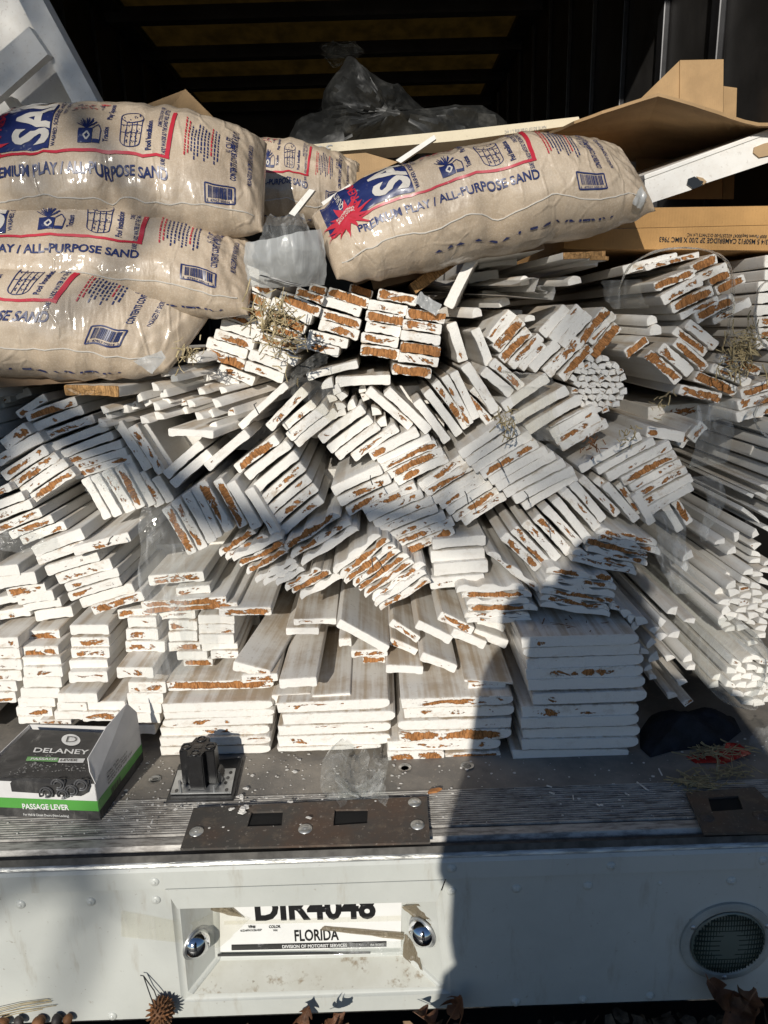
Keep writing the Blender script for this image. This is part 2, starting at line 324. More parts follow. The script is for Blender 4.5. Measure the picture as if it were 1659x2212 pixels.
# ------------------------------------------------------------------ the boards
def profile(kind, W, T, rg):
    """closed outline (x, z), counter-clockwise seen from the front"""
    n = max(6, int(W/.006)); pts = []
    if kind in ('board', 'baseboard', 'square'):
        r = min(T*.17, .0028) if kind != 'square' else .001
        def top(x): return T/2
        dip = .0016 if kind == 'board' else .0
        flip = rg.random() < .5
        def bot(x):
            if kind != 'board': return -T/2
            k = abs(x)/(W/2); return -T/2 + dip*(1-sm(.66, .74, k))*(1+.5*noise.noise(V((x*90, rg.seed_, 0))))
        x0, x1 = -W/2, W/2
        if kind == 'baseboard':       # thick body that thins to a rounded nose at one edge
            s = 1 if rg.nose else -1
            o = [(-W/2, -T*.46), (-W/2+.002, -T/2), (W*.40, -T/2), (W*.455, -T*.42), (W*.48, -T*.30), (W*.5, -T*.10), (W*.5, T*.22), (W*.485, T*.40), (W*.46, T/2-.0008), (W*.40, T/2)]
            xs = [W*.40-(i/(n))*(W*.9-.003) for i in range(1, n+1)]
            pts = [(x, -T/2) for x in [(-W/2+.002)+(W*.40+W/2-.002)*i/n for i in range(n)]] + o[2:] + [(x, T/2) for x in xs] + [(-W/2, T*.46)]
            return [(s*a, b) for a, b in pts][::s]
        pts += [(x0+r+(W-2*r)*i/n, bot(x0+r+(W-2*r)*i/n)) for i in range(n+1)]
        pts += [(x1-r+r*math.sin(a), -T/2+r-r*math.cos(a)) for a in (.5, 1.1)] + [(x1, -T/2+r), (x1, T/2-r)] + [(x1-r+r*math.cos(a), T/2-r+r*math.sin(a)) for a in (.5, 1.1)]
        pts += [(x1-r-(W-2*r)*i/n, T/2) for i in range(n+1)]
        pts += [(x0+r-r*math.sin(a), T/2-r+r*math.cos(a)) for a in (.5, 1.1)] + [(x0, T/2-r), (x0, -T/2+r)] + [(x0+r-r*math.cos(a), -T/2+r-r*math.sin(a)) for a in (.5, 1.1)]
        return pts
    if kind == 'ogee':
        n = 26; key = [(-1, -.12), (-.86, .40), (-.66, .44), (-.48, .02), (-.30, .08), (-.08, .42), (.18, .46), (.36, .12), (.55, .22), (.74, .5), (.9, .36), (1, .02)]
        def hz(u):
            for (a, b), (c, d) in zip(key, key[1:]):
                if u <= c: return b+(d-b)*sm(a, c, u)
            return key[-1][1]
        s = 1 if rg.nose else -1
        pts = [(-W/2+W*i/n, -T*.5+.10*T*math.sin(i/n*9)*(0 < i < n)) for i in range(n+1)]
        pts += [(W/2-W*i/n, T*hz(1-2*i/n)) for i in range(n+1)]
        return [(s*a, b) for a, b in pts][::s]
    if kind == 'quarter':
        m = 9; s = 1 if rg.nose else -1
        pts = [(-W/2, -T/2), (W/2, -T/2), (W/2, -T*.36)] + [(-W/2+W*math.cos(a)*.98+.0, -T/2+.14*T+T*.86*math.sin(a)) for a in [math.pi/2*i/m for i in range(1, m+1)]]
        return [(s*a, b) for a, b in pts][::s]
    if kind == 'half':
        m = 14
        return [(-W/2, -T/2), (W/2, -T/2)] + [(W/2*math.cos(math.pi*i/m), -T*.2+T*.7*math.sin(math.pi*i/m)) for i in range(m+1)]
    if kind == 'wedge':
        s = 1 if rg.nose else -1
        pts = [(-W/2, -T/2), (W/2, -T/2), (W/2, -T*.05), (W*.30, T*.24), (0, T*.42), (-W*.3, T*.5), (-W/2, T*.5)]
        return [(s*a, b) for a, b in pts][::s]
    raise ValueError(kind)

class RG(random.Random): pass
_bn = [0]
def board(name, kind, p1, p2, t, Y, L, slope=(0, 0), wear=.5, end='white_end', side='white_side', rough=.0004, tilt=0):
    """p1-p2: middle line of the sawn front end in photo pixels, t its thickness in pixels, Y how far in it starts"""
    _bn[0] += 1; rg = RG(_bn[0]*17+3); rg.seed_ = rg.random()*50; rg.nose = rg.random() < .5
    if kind == 'baseboard': rg.nose = rg.random() < .75
    A, B = at(*p1, Y), at(*p2, Y); mx, my = (p1[0]+p2[0])/2, (p1[1]+p2[1])/2; dx, dy = p2[0]-p1[0], p2[1]-p1[1]; l = math.hypot(dx, dy)
    O = (A+B)/2; ex = (B-A); W = ex.length; ex.normalize()
    q = at(mx+dy/l*t, my-dx/l*t, Y)-at(mx, my, Y); ez0 = ex.cross(V((0, 1, 0))); T = abs(q.dot(ez0))
    ey = V((slope[0], 1, slope[1])).normalized(); ex = (ex-ey*ex.dot(ey)).normalized(); ez = ex.cross(ey)
    pr = profile(kind, W, T, rg); N = len(pr); ys = [0, .0016, .007, L]
    vs = []; ins = .0005
    for ri, y in enumerate(ys):
        for (x, z) in pr:
            jx = jz = 0; yy = y
            k = 1
            if ri < 3:
                a = noise.noise(V((x*140, z*140, rg.seed_)))*rough*(1.6 if ri < 2 else .6); jz = a if abs(z) > T*.3 else 0; jx = a if abs(x) > W*.4 else 0
            if ri == 0: k = 1; jx -= math.copysign(ins, x)*(abs(x) > W*.47); jz -= math.copysign(ins, z)*(abs(z) > T*.3); yy = noise.noise(V((x*60, z*60, rg.seed_+9)))*.0012
            if ri == 1: yy = y+noise.noise(V((x*60, z*60, rg.seed_+9)))*.0012
            vs.append((x+jx, yy, z+jz))
    fs = [tuple(range(N))]; mi = [0]
    for ri in range(3):
        for i in range(N):
            j = (i+1) % N; fs.append((ri*N+j, ri*N+i, (ri+1)*N+i, (ri+1)*N+j)); mi.append(0 if ri < 1 else 1)
    fs.append(tuple(range(4*N-1, 3*N-1, -1))); mi.append(0)
    me = bpy.data.meshes.new(name); me.from_pydata(vs, [], fs); me.materials.append(M[end]); me.materials.append(M[side])
    me.polygons.foreach_set('material_index', mi)
    me.polygons.foreach_set('use_smooth', [True]*len(fs)); me.set_sharp_from_angle(angle=.38); me.update()
    o = bpy.data.objects.new(name, me); COL.objects.link(o); o.matrix_world = frame(O, ex, ey, ez)
    o.color = (W, T, max(0, min(1, wear+rg.uniform(-.38, .34))), 1)
    return o
_O1 = 'topmost second third fourth fifth sixth seventh eighth ninth tenth eleventh twelfth thirteenth fourteenth fifteenth sixteenth seventeenth eighteenth nineteenth'.split()
ORD = _O1 + [x for t, t1 in (('twentieth', 'twenty'), ('thirtieth', 'thirty'), ('fortieth', 'forty'), ('fiftieth', 'fifty'), ('sixtieth', 'sixty'), ('seventieth', 'seventy'), ('eightieth', 'eighty'))
             for x in [t]+[t1+'-'+o for o in ['first']+_O1[1:9]]]
NAMES = {'board': ('trim_board', 'board'), 'baseboard': ('baseboard', 'board'), 'square': ('plank', 'board'), 'ogee': ('moulded_casing', 'moulding'), 'quarter': ('quarter_round_strip', 'moulding'), 'half': ('half_round_strip', 'moulding'), 'wedge': ('shoe_moulding_strip', 'moulding')}
COUNT = {}
def cluster(tile, desc, data, kind='board', wear=.5, group=None, dy=0, Y=None, slope=(0, 0), L=2.0, noun=None, jit=.004, sj=.012, end='white_end', side=None, rough=.0004):
    side = side or ('white_side' if tile[0] in 'SZF' else 'dusty_side'); rows = []
    for r in data.replace('\n', ';').split(';'):
        r = r.split()
        if not r: continue
        x1, y1, x2, y2, t = map(float, r[:5]); d = float(r[5])/100 if len(r) > 5 else 0
        t *= {'board': 1.07, 'ogee': 1.1, 'baseboard': 1.04}.get(kind, 1); rows.append((F(tile, x1, y1), F(tile, x2, y2), t*(.36376 if tile not in ('F', 'Z1') else (1 if tile == 'F' else .2356)), d))
    rows.sort(key=lambda r: r[0][1]+r[1][1])
    cy = sum(r[0][1]+r[1][1] for r in rows)/len(rows)/2
    base = Y if Y is not None else 1.085+(1640-cy)/1000*.15
    rg = random.Random(len(desc)*7+len(rows)); nm, cat = NAMES[kind]; noun = noun or {'board': 'white board', 'baseboard': 'wide white baseboard', 'square': 'plank', 'ogee': 'wavy moulded board', 'quarter': 'quarter-round strip', 'half': 'rounded strip', 'wedge': 'small strip'}[kind]
    n = len(rows); out = []
    for i, (a, b, t, d) in enumerate(rows):
        o = board(nm, kind, a, b, t, base+dy+d+rg.uniform(-jit, jit), L*rg.uniform(.9, 1.05), (slope[0]+rg.uniform(-sj, sj), slope[1]+rg.uniform(-sj, sj)*.5), wear, end, side, rough)
        if n == 1: lab = f'{noun} {desc}'
        elif i == n-1: lab = f'lowest {noun} {desc}'
        elif i == 0: lab = f'topmost {noun} {desc}'
        else: lab = f'{ORD[i]} {noun} from the top {desc}'
        tag(o, lab, cat, group or f'{nm.replace("_", " ")}s piled in the truck', 'thing'); out.append(o)
    COUNT[desc] = (n, base)
    return out

# bottom row: flat stacks standing on the truck floor
def column(x1s, W, ys, t):
    return '\n'.join(f'{x} {y+3} {x+W} {y-2} {t}' for x, y in zip(x1s, ys))
YB = 1.10
cluster('R1', 'in the flat stack cut by the photo\'s left edge', column([-125, -115, -105, -105, -135, -140], 235, [275, 338, 405, 470, 533, 600], 60), wear=.32, Y=YB+.03)
cluster('R1', 'in the tall flat stack behind the black carton', '''122 235 355 228 60 5\n118 330 350 325 64 2\n130 392 365 386 58 1\n138 450 372 445 60\n137 510 367 507 60\n122 575 356 572 58\n108 630 328 628 52\n95 685 312 684 54\n108 732 320 732 44''', wear=.36, Y=YB+.02)
cluster('R1', 'in the short flat stack behind the box lid', '''415 198 648 196 56 4\n420 275 650 273 62 4\n422 335 652 334 56 3\n412 412 642 408 66 2\n407 480 640 476 62 1\n340 604 580 602 54\n338 655 517 655 48\n520 655 745 650 58\n322 706 492 706 48\n486 712 708 712 56\n235 748 425 745 28''', wear=.30, Y=YB+.005)
cluster('R1', 'in the flat stack beside the box\'s raised flap', '''758 155 930 152 58 4\n748 225 940 225 62 4\n745 296 980 298 62 4\n692 452 912 452 60 -2\n762 540 985 540 62\n755 603 970 605 60\n752 662 960 662 58\n782 722 952 722 58 \n820 792 922 790 52''', wear=.34, Y=YB+.015)
cluster('R1', 'in the narrow flat stack under the plastic strap', '''1175 138 1394 135 54 5\n1180 196 1392 194 58 5\n1180 256 1390 253 56 4\n1198 302 1412 300 44 4\n1250 347 1415 345 46 3\n1000 172 1172 170 56 5\n1000 238 1172 236 56 5\n995 300 1190 298 52 5\n1050 352 1232 352 50 4\n1090 393 1265 390 40 4''', wear=.38, Y=YB+.02)
cluster('R1', 'lying on top of the baseboard stack by the black latch', '990 535 1625 515 52', kind='baseboard', wear=.66, Y=1.115, noun='wide orange-streaked baseboard')
cluster('R1', 'in the stack behind the black latch', '''962 662 1620 640 48\n972 706 1630 686 38\n968 757 1625 728 46\n952 806 1602 786 50\n948 864 1607 850 46\n950 918 1608 903 46''', kind='baseboard', wear=.08, Y=1.085)
cluster('R2', 'in the stack behind the plastic loop', '''285 662 957 632 56\n318 732 990 705 58\n292 796 965 774 52\n290 862 962 842 60\n288 908 905 890 22''', kind='baseboard', wear=.10, Y=1.072)
cluster('R2', 'in the stack with torn orange ends', '''1022 636 1690 612 52\n1038 694 1695 672 58\n1006 768 1682 746 54\n1008 832 1680 812 58\n942 888 1615 874 56\n942 950 1282 945 60\n1286 962 1616 946 58''', kind='baseboard', wear=.60, Y=1.06)
cluster('R3', 'in the tall shaded stack', '''193 272 892 252 60\n205 332 902 312 58\n220 398 922 374 60\n220 462 916 440 62\n232 526 928 505 64\n258 612 938 586 64\n195 688 892 668 66\n188 752 892 734 60\n200 818 900 798 62\n194 880 890 864 58\n138 938 832 930 50\n150 994 826 984 62''', kind='baseboard', wear=.16, Y=1.05)
# loose boards lying on the bottom row
cluster('R1', 'lying askew just over the strap end', '1378 418 1608 458 54', wear=.4, Y=1.10, slope=(.14, .03), L=1.0, noun='dusty loose board')
cluster('R1', 'poking out below the dusty askew board', '1435 492 1650 478 44', wear=.4, Y=1.10, L=1.2, noun='short board end')
cluster('R2', 'lying on the stacks above the plastic loop', '''300 520 525 505 52 -1\n498 612 726 597 50 0\n257 615 492 602 56 1''', wear=.42, Y=1.088, noun='grooved board')
cluster('R2', 'in the flat layer under the wavy mouldings', '''385 152 642 146 34 5\n340 208 537 205 40 5\n655 274 730 270 48 3\n728 342 945 332 42 2\n797 376 930 372 40 3''', wear=.5, Y=1.11)
cluster('R2', 'tilted across the flat boards in mid pile', '650 155 945 318 50', wear=.18, Y=1.105, L=1.2, noun='wide grooved grey board')
cluster('R2', 'in the loose jumble left of the shaded stack', '''962 150 1130 258 44 4\n958 262 1118 332 44 4\n1118 162 1322 262 52 2\n1143 355 1352 432 50 1\n1252 112 1450 208 54 3\n1328 212 1524 290 52 3\n1455 215 1655 285 52 4\n1480 140 1640 190 44 5\n934 428 1156 438 46 1''', wear=.34, Y=1.095, noun='tilted board')
cluster('R2', 'lying on the torn orange stack', '1424 535 1646 528 46', wear=.6, Y=1.085, noun='orange-ended board')
cluster('R2', 'propped in front of the shaded stack', '1400 500 1690 515 12', wear=.05, Y=1.083, noun='thin wide board')
# left side
cluster('S1', 'in the low tilted heap at the photo\'s left edge', '''-40 912 115 895 64\n-30 978 215 942 72\n40 1032 270 1002 62 1\n100 1078 320 1045 60 1\n140 1122 362 1086 54 2\n-60 1180 180 1140 54 3\n208 1172 432 1142 62 3\n-120 1110 100 1062 48 2''', wear=.42, dy=.02)
cluster('S1', 'in the tilted stack under the stapled board', '''198 792 492 680 68\n222 846 505 748 54\n272 906 586 812 60\n338 955 662 858 64\n388 1005 704 908 48\n408 1060 718 962 52\n480 1096 792 1000 60\n548 1138 850 1048 58''', wear=.40)
cluster('S1', 'with a black staple in its end', '435 788 770 700 56', wear=.12, dy=-.03, noun='wide white board')
cluster('S1', 'lying flat beneath the clear plastic strap', '''882 962 1212 934 58 4\n1045 1028 1250 1010 46 4\n838 1106 1345 1076 40 2\n846 1142 1412 1106 36 2\n700 1160 930 1150 54 3\n930 1168 1160 1160 50 4\n1300 1150 1612 1142 48 1''', wear=.6, dy=.0)
cluster('S1', 'in the upper tilted stack below the left sand bags', '''105 -20 272 -130 52 2\n155 -8 452 -108 58\n205 52 492 -58 56\n258 108 560 -4 52\n298 172 640 40 52\n368 214 670 96 50\n390 256 722 146 48\n415 296 752 192 48\n440 336 782 236 52''', wear=.46)
cluster('S1', 'in the slanted stack at the far left edge', '''20 160 165 52 76\n-20 256 246 104 66\n20 344 276 178 64\n68 398 342 216 58\n128 438 392 255 60\n172 490 436 312 60''', wear=.44, dy=-.01)
cluster('S1', 'in the low slanted stack with tape below', '''-150 500 62 402 48\n-130 562 140 455 52\n-115 622 185 502 56\n-65 682 242 552 54\n60 694 312 590 52 1\n125 722 388 630 58 2''', wear=.46, dy=-.01)
cluster('S1', 'in the leaning trio left of centre', '''696 20 882 300 56\n782 42 962 322 58\n846 40 1010 290 58 2''', wear=.4, dy=.0)
cluster('S1', 'in the leaning stack under crumpled tape', '''503 352 640 592 50\n560 332 702 576 56\n628 304 778 550 62\n702 276 838 528 58\n762 264 900 516 58 1\n828 318 952 516 62 1\n922 344 1012 492 54 2''', wear=.5, dy=.01)
cluster('S1', 'in the crossing pair above the dark fan', '''982 338 1198 148 56\n1022 394 1248 202 58\n1225 292 1470 84 58 -1''', wear=.36, dy=-.01)
cluster('S1', 'in the leaning fan left of the wavy mouldings', '''985 525 1145 800 58\n1040 482 1208 770 60\n1102 440 1262 732 58\n1155 402 1300 704 50\n1192 372 1362 664 58\n1288 360 1446 640 56\n1368 376 1526 650 60\n1476 416 1640 686 58 1''', wear=.55, dy=-.015)
cluster('T3', 'with bare wood end, under the lowest left bag', '352 890 730 888 62', wear=.9, Y=1.15, end='raw_end', L=.9, slope=(.3, .0), noun='white plank')
cluster('T3', 'under the lowest left sand bag', '-60 838 500 800 72', kind='square', wear=.9, Y=1.17, end='brown_side', side='brown_side', L=1.0, noun='brown rough plank')
# upper middle: rough torn ends
cluster('T3', 'in the torn-ended stack right of the sand bags', '''1384 138 1600 228 58\n1380 222 1616 312 62\n1364 288 1602 376 62\n1346 356 1582 440 62\n1320 425 1556 506 62\n1310 490 1542 566 60\n1274 548 1508 622 60\n1228 598 1466 672 60\n1220 662 1452 738 60\n1298 752 1508 836 56 1\n1200 768 1416 862 54 1''', wear=.62, rough=.0009)
cluster('T4', 'in the torn-ended stack behind the hay tuft', '''400 298 562 352 54\n306 322 542 424 62\n252 362 492 470 64\n262 440 458 528 58 2\n250 508 430 572 50 3\n184 568 412 642 56\n184 628 406 718 56\n120 668 346 758 60\n98 738 326 818 60''', wear=.66, rough=.0009, dy=-.01)
cluster('T4', 'in the torn-ended stack below the right bag', '''720 275 852 320 50 3\n590 300 832 372 60 1\n554 350 786 422 60\n544 428 782 496 62\n538 492 772 562 62\n474 552 708 612 58\n418 602 656 662 60\n480 268 578 300 50 3''', wear=.74, rough=.0009)
cluster('T4', 'in the torn-ended stack left of the tallest one', '''888 312 1118 356 62\n830 374 1058 416 60\n814 440 1038 476 62\n814 506 1022 542 60\n788 570 1008 606 60\n784 642 1014 676 64''', wear=.72, rough=.0009, dy=-.01)
cluster('T4', 'in the torn-ended stack with the cleanest square edges', '''1054 428 1288 462 60\n1036 492 1266 526 60\n1022 556 1258 592 58\n1022 626 1258 660 60\n1010 686 1246 722 56\n972 758 1206 788 60''', wear=.78, rough=.0009, dy=-.02)
cluster('T4', 'lying flat below the torn-ended stacks', '''466 808 768 730 46 1\n634 838 962 822 58''', wear=.10, noun='clean white board')
cluster('T4', 'standing on edge beside the torn-ended stacks', '''1322 484 1394 714 62\n1466 520 1552 734 56''', wear=.25, dy=.0, noun='steep board')
cluster('T4', 'leaning below the torn-ended stacks', '''68 1105 345 852 44\n238 1112 456 884 58\n328 1104 508 962 52 1\n356 1168 580 986 62\n398 1204 642 1012 58''', wear=.42)
cluster('T4', 'in the steep fan under the torn-ended stacks', '''826 884 1082 1104 54\n940 888 1190 1130 58 -1\n1116 948 1300 1192 54\n1176 890 1372 1150 54\n1228 838 1416 1108 50\n1284 802 1436 1088 46\n1336 776 1470 1056 52\n1406 732 1588 1014 62''', wear=.40)
cluster('S2', 'in the slanted stack above the wavy mouldings', '''45 300 288 118 60\n108 346 358 150 58\n164 412 404 212 58\n200 492 444 280 58\n234 556 480 348 56\n274 606 520 402 56\n314 672 552 470 56''', wear=.42)
cluster('S2', 'in the slanted stack right of the round strips', '''544 126 802 -62 58\n596 186 846 -4 56\n644 228 890 40 52\n738 232 1002 48 56''', wear=.36)
cluster('S2', 'in the slanted stack at the middle of the pile', '''842 222 1124 74 60\n888 258 1200 112 46\n906 296 1236 146 48\n948 336 1272 186 48\n990 376 1300 230 54''', wear=.52)
cluster('S2', 'in the big shadow-striped centre stack', '''618 432 908 296 58\n654 496 958 348 58\n704 552 1008 402 56\n800 548 1112 398 50\n824 590 1152 440 52\n864 628 1212 480 50\n902 664 1240 526 50\n944 708 1286 570 50\n986 746 1336 606 52\n1044 794 1338 656 52''', wear=.36)
cluster('S2', 'in the slanted stack right of the centre stack', '''1140 408 1404 228 58\n1172 444 1452 270 52\n1214 488 1492 320 52\n1256 518 1530 348 50\n1300 554 1560 386 48\n1338 594 1600 424 48\n1392 616 1642 454 50''', wear=.40, dy=.005)
cluster('S3', 'in the large nailed stack', '''-168 218 160 -4 56\n-130 262 180 60 54\n-90 300 250 92 56\n-40 336 292 140 54\n8 372 345 180 54\n48 408 396 212 52\n96 446 452 256 54\n150 484 508 302 54\n206 524 524 340 50''', wear=.34, dy=-.02)
cluster('T5', 'in the pitted stack beside the brown tape', '''88 990 352 806 60\n146 1066 470 880 58\n228 1126 540 936 60\n366 1106 592 986 0.1\n372 1150 640 996 56\n398 1194 662 1044 50\n428 1226 706 1076 54''', wear=.36, dy=.0)
cluster('T5', 'in the leaning group left of the brown tape', '''18 714 200 872 58\n-32 768 136 908 60\n-92 868 62 1022 60\n-130 930 20 1090 56''', wear=.62, dy=.0)
cluster('T5', 'in the wide slanted stack over the moulding bundle', '''14 594 146 424 74\n44 644 198 466 66\n76 704 242 530 62\n132 744 312 566 60\n192 758 332 610 46\n256 764 410 604 60\n318 556 466 392 62\n378 586 546 394 64\n432 620 596 430 66\n342 786 546 588 70\n432 816 606 628 58\n548 604 706 402 52\n600 604 746 432 48\n618 682 770 500 62''', wear=.60, rough=.001)
cluster('T5', 'in the strapped bundle at upper right', '''800 172 1122 92 54 4\n930 160 1252 78 34 3\n1204 168 1358 98 56\n1250 220 1418 150 54\n1312 240 1432 188 54\n1350 296 1522 218 52\n986 274 1226 184 56 -2\n1032 352 1268 224 62 -2\n1086 402 1332 288 60 -2\n1138 452 1366 342 40 -2\n1230 462 1462 338 62 -2\n1330 472 1558 358 52''', wear=.66, rough=.0009, L=1.7)
cluster('T5', 'in the tumbled group below the strapped bundle', '''946 666 1132 832 64\n1020 628 1202 784 70\n1112 594 1292 758 62\n1104 524 1290 668 56 2\n1180 486 1352 628 64 1\n1378 694 1612 774 60\n1324 750 1552 848 60\n1228 800 1472 896 62\n1134 880 1382 934 62\n814 674 944 580 52 1''', wear=.70, rough=.0009)
cluster('T5', 'in the torn heap at the right edge', '''1500 910 1700 845 60\n1480 978 1700 918 58\n1470 1050 1700 990 58''', wear=.72, rough=.0009)
cluster('T5', 'lying below the dark hollow', '''938 1130 1162 1166 66\n1200 1180 1282 1086 60 1\n1130 1216 1240 1096 50 2''', wear=.66, rough=.001)
cluster('S3', 'in the slanted stack left of the hanging wrap', '''542 302 906 98 48\n646 314 986 128 44\n706 350 1084 152 56\n796 376 1112 206 52\n842 412 1144 256 48\n878 456 1176 296 46\n908 506 1208 346 50\n944 556 1212 398 50''', wear=.36, dy=.0)
cluster('S3', 'poking down under the slanted stack', '''548 350 770 570 50\n636 352 842 560 48 1\n692 388 882 604 54\n772 384 900 560 46 1\n872 448 972 622 54\n1040 505 1140 665 50 2\n1100 480 1195 620 52 2''', wear=.46, dy=.01)
cluster('S3', 'in the leaning fan half in shadow', '''88 692 296 890 58\n150 652 356 870 56\n214 612 412 834 56\n282 580 484 800 56\n336 528 542 748 54\n396 478 596 722 54\n446 428 650 652 56\n500 384 684 602 56 1''', wear=.42, dy=-.01)
cluster('S2', 'in the flat four beside the wavy mouldings', '''1210 746 1528 720 58 1\n1200 822 1522 800 66 1\n1218 898 1542 874 70\n1196 980 1520 954 64''', wear=.22)
# wavy moulded casing
cluster('S2', 'in the shaded wavy trio at pile centre', '''330 764 650 560 50\n362 812 718 606 50\n424 856 762 642 46''', kind='ogee', wear=.6, dy=-.02)
cluster('S2', 'in the cream wavy stack below the leaning fan', '''-60 800 150 660 46 3\n-20 822 230 690 44 2\n20 828 312 690 44\n62 862 324 732 42\n102 908 342 776 42\n156 958 394 832 42\n202 976 414 862 40\n280 976 444 882 40\n334 1008 542 884 42\n372 1020 602 902 42\n420 1052 662 926 48''', kind='ogee', wear=.55, dy=-.005)
cluster('S2', 'in the long slanted wavy stack', '''620 908 892 680 46\n662 936 946 706 44\n684 966 982 742 44\n738 984 1008 770 44\n768 1008 1062 800 44\n800 1044 1092 838 44\n848 1066 1158 850 44\n862 1098 1164 900 44\n890 1116 1192 948 48''', kind='ogee', wear=.5, dy=-.025)
cluster('S3', 'in the flat wavy stack on the shaded stack', '''-190 1008 215 994 44\n-160 1042 258 1036 42\n-132 1082 242 1078 40\n-122 1122 292 1116 42\n-142 1162 246 1160 36\n-130 1192 256 1188 36''', kind='ogee', wear=.55, dy=-.02)
cluster('S3', 'in the upper shaded wavy stack', '''648 660 1002 736 46\n652 700 1026 788 46\n578 722 948 806 44\n588 764 948 852 44\n498 784 872 882 42\n500 826 882 908 42''', kind='ogee', wear=.55, dy=-.02)
cluster('S3', 'in the lower shaded wavy stack', '''344 892 742 948 44\n340 938 762 996 44\n322 970 752 1042 44\n312 1014 752 1082 42\n312 1056 722 1122 42\n312 1096 724 1154 40''', kind='ogee', wear=.5, dy=-.03)
cluster('S3', 'slanting alone right of the flat four', '5 785 300 1012 42', kind='ogee', wear=.4, dy=-.01, noun='single wavy moulding')
# strips in the left hollow, lying askew
LP = dict(Y=1.17, slope=(.55, .10), L=.8, jit=.012, sj=.05)
cluster('T3', 'in the askew strips beside the hay', '''944 788 1012 776 44\n1004 818 1064 808 46\n1090 700 1210 690 60 2''', kind='half', wear=.1, **LP)
cluster('T3', 'in the left hollow below the lowest sand bag', '''896 868 950 862 52\n940 910 1000 900 48\n968 958 1012 936 52\n906 985 955 975 52\n766 985 820 970 48 2\n800 940 850 920 50 2\n845 965 900 940 50 2\n594 1008 650 990 50 1\n622 1040 672 1030 40 1\n705 1000 770 990 52 3\n912 1042 978 1030 52\n826 1066 890 1056 46\n1060 960 1112 950 46 2\n1110 968 1165 955 50 1\n1170 895 1222 885 46 3\n1215 875 1262 862 50 4\n1262 968 1312 950 60 1\n1155 1045 1210 1028 54\n1222 1034 1272 1018 54\n1342 1018 1400 1006 50\n1060 1010 1120 1000 46 3\n1200 815 1260 800 44 4\n1300 890 1350 872 46 3\n1232 1100 1296 1092 50\n576 1082 640 1076 52\n985 1010 1040 1000 44 3''', kind='quarter', wear=.1, **LP)
cluster('T3', 'poking out of the left hollow', '976 1146 1286 1138 46', wear=.2, Y=1.15, slope=(.35, .06), L=.8, noun='short flat board')
# round strips in the middle
cluster('T4', 'in the knot of strips under the flat white board', '''548 850 618 838 62\n614 890 660 868 60 1\n650 930 690 896 60 1\n700 980 752 962 60\n640 984 692 966 46\n640 1024 696 1008 46\n590 940 640 920 48 2\n850 1012 906 1004 52 1\n872 1080 938 1066 60 1\n770 880 815 870 50 3\n790 930 830 915 50 3''', kind='quarter', wear=.05, dy=.0)
# strips at upper right
cluster('T5', 'in the loose strips beside the white channel', '''185 238 244 228 56\n468 240 552 222 52 2\n936 478 1000 458 56\n955 530 1030 520 66\n212 462 276 450 40\n60 370 126 350 52 1''', kind='half', wear=.08, jit=.01, slope=(-.15, .03), L=1.2)
cluster('T4', 'lying right of the tallest torn-ended stack', '1445 428 1508 418 58', kind='half', wear=.05, slope=(-.4, .05), L=.7, noun='round-edged strip')

# strips at the right, seen along their length, and the two round bundles
def strips(tile, desc, data, kind='quarter', group=None, wear=.1, angj=15, **kw):
    rows = []
    for r in data.replace('\n', ';').split(';'):
        r = r.split()
        if not r: continue
        cx, cy, wd, t, a = map(float, r[:5]); wd *= kw.get('grow', 1); t *= kw.get('grow', 1); d = r[5] if len(r) > 5 else '0'; a = R(a)
        rows.append(f'{cx-wd/2*math.cos(a)} {cy-wd/2*math.sin(a)} {cx+wd/2*math.cos(a)} {cy+wd/2*math.sin(a)} {t} {d}')
    kw.pop('grow', None); return cluster(tile, desc, '\n'.join(rows), kind=kind, wear=wear, group=group, **kw)
strips('Z1', 'in the blue shade beside the tall shaded stack', '''150 1190 85 80 -30\n190 1250 80 60 -65\n295 1262 110 90 -15\n222 1322 70 70 -40\n412 1345 80 62 -50\n472 1282 80 66 -50\n472 1402 90 80 -40\n370 1472 100 66 -40\n400 1602 105 76 -20\n325 1545 84 56 0
715 1612 86 64 -10\n745 1692 84 54 0\n665 1822 90 62 -25\n990 1782 92 62 6\n955 1852 92 62 -8\n575 1945 92 64 -18\n716 2012 96 52 -35\n578 1172 84 78 8\n592 1392 98 66 6\n738 1262 96 52 12\n555 1602 88 58 -24\n60 1140 80 60 10\n350 1700 80 50 -20\n400 1780 70 50 -10''', dy=-.02, sj=.004, L=2.2)
strips('Z1', 'running back under the hanging wrap', '''1010 540 98 52 -6\n1116 626 88 60 -14\n1170 500 84 54 85\n1340 572 88 64 -42\n1330 470 70 60 -30\n1102 862 92 66 20\n1190 858 86 60 -22\n712 672 112 70 -22\n1008 990 90 66 -6\n1346 652 88 52 6\n1336 716 92 46 0\n1440 736 62 46 -10\n1424 800 80 52 10\n700 775 64 70 40\n1300 300 210 40 35 3\n1392 112 120 44 30 4\n1440 40 120 50 30 3\n1290 112 70 40 30 4\n1420 280 120 44 35 2\n1450 420 100 50 30 1''', sj=.004, L=2.2)
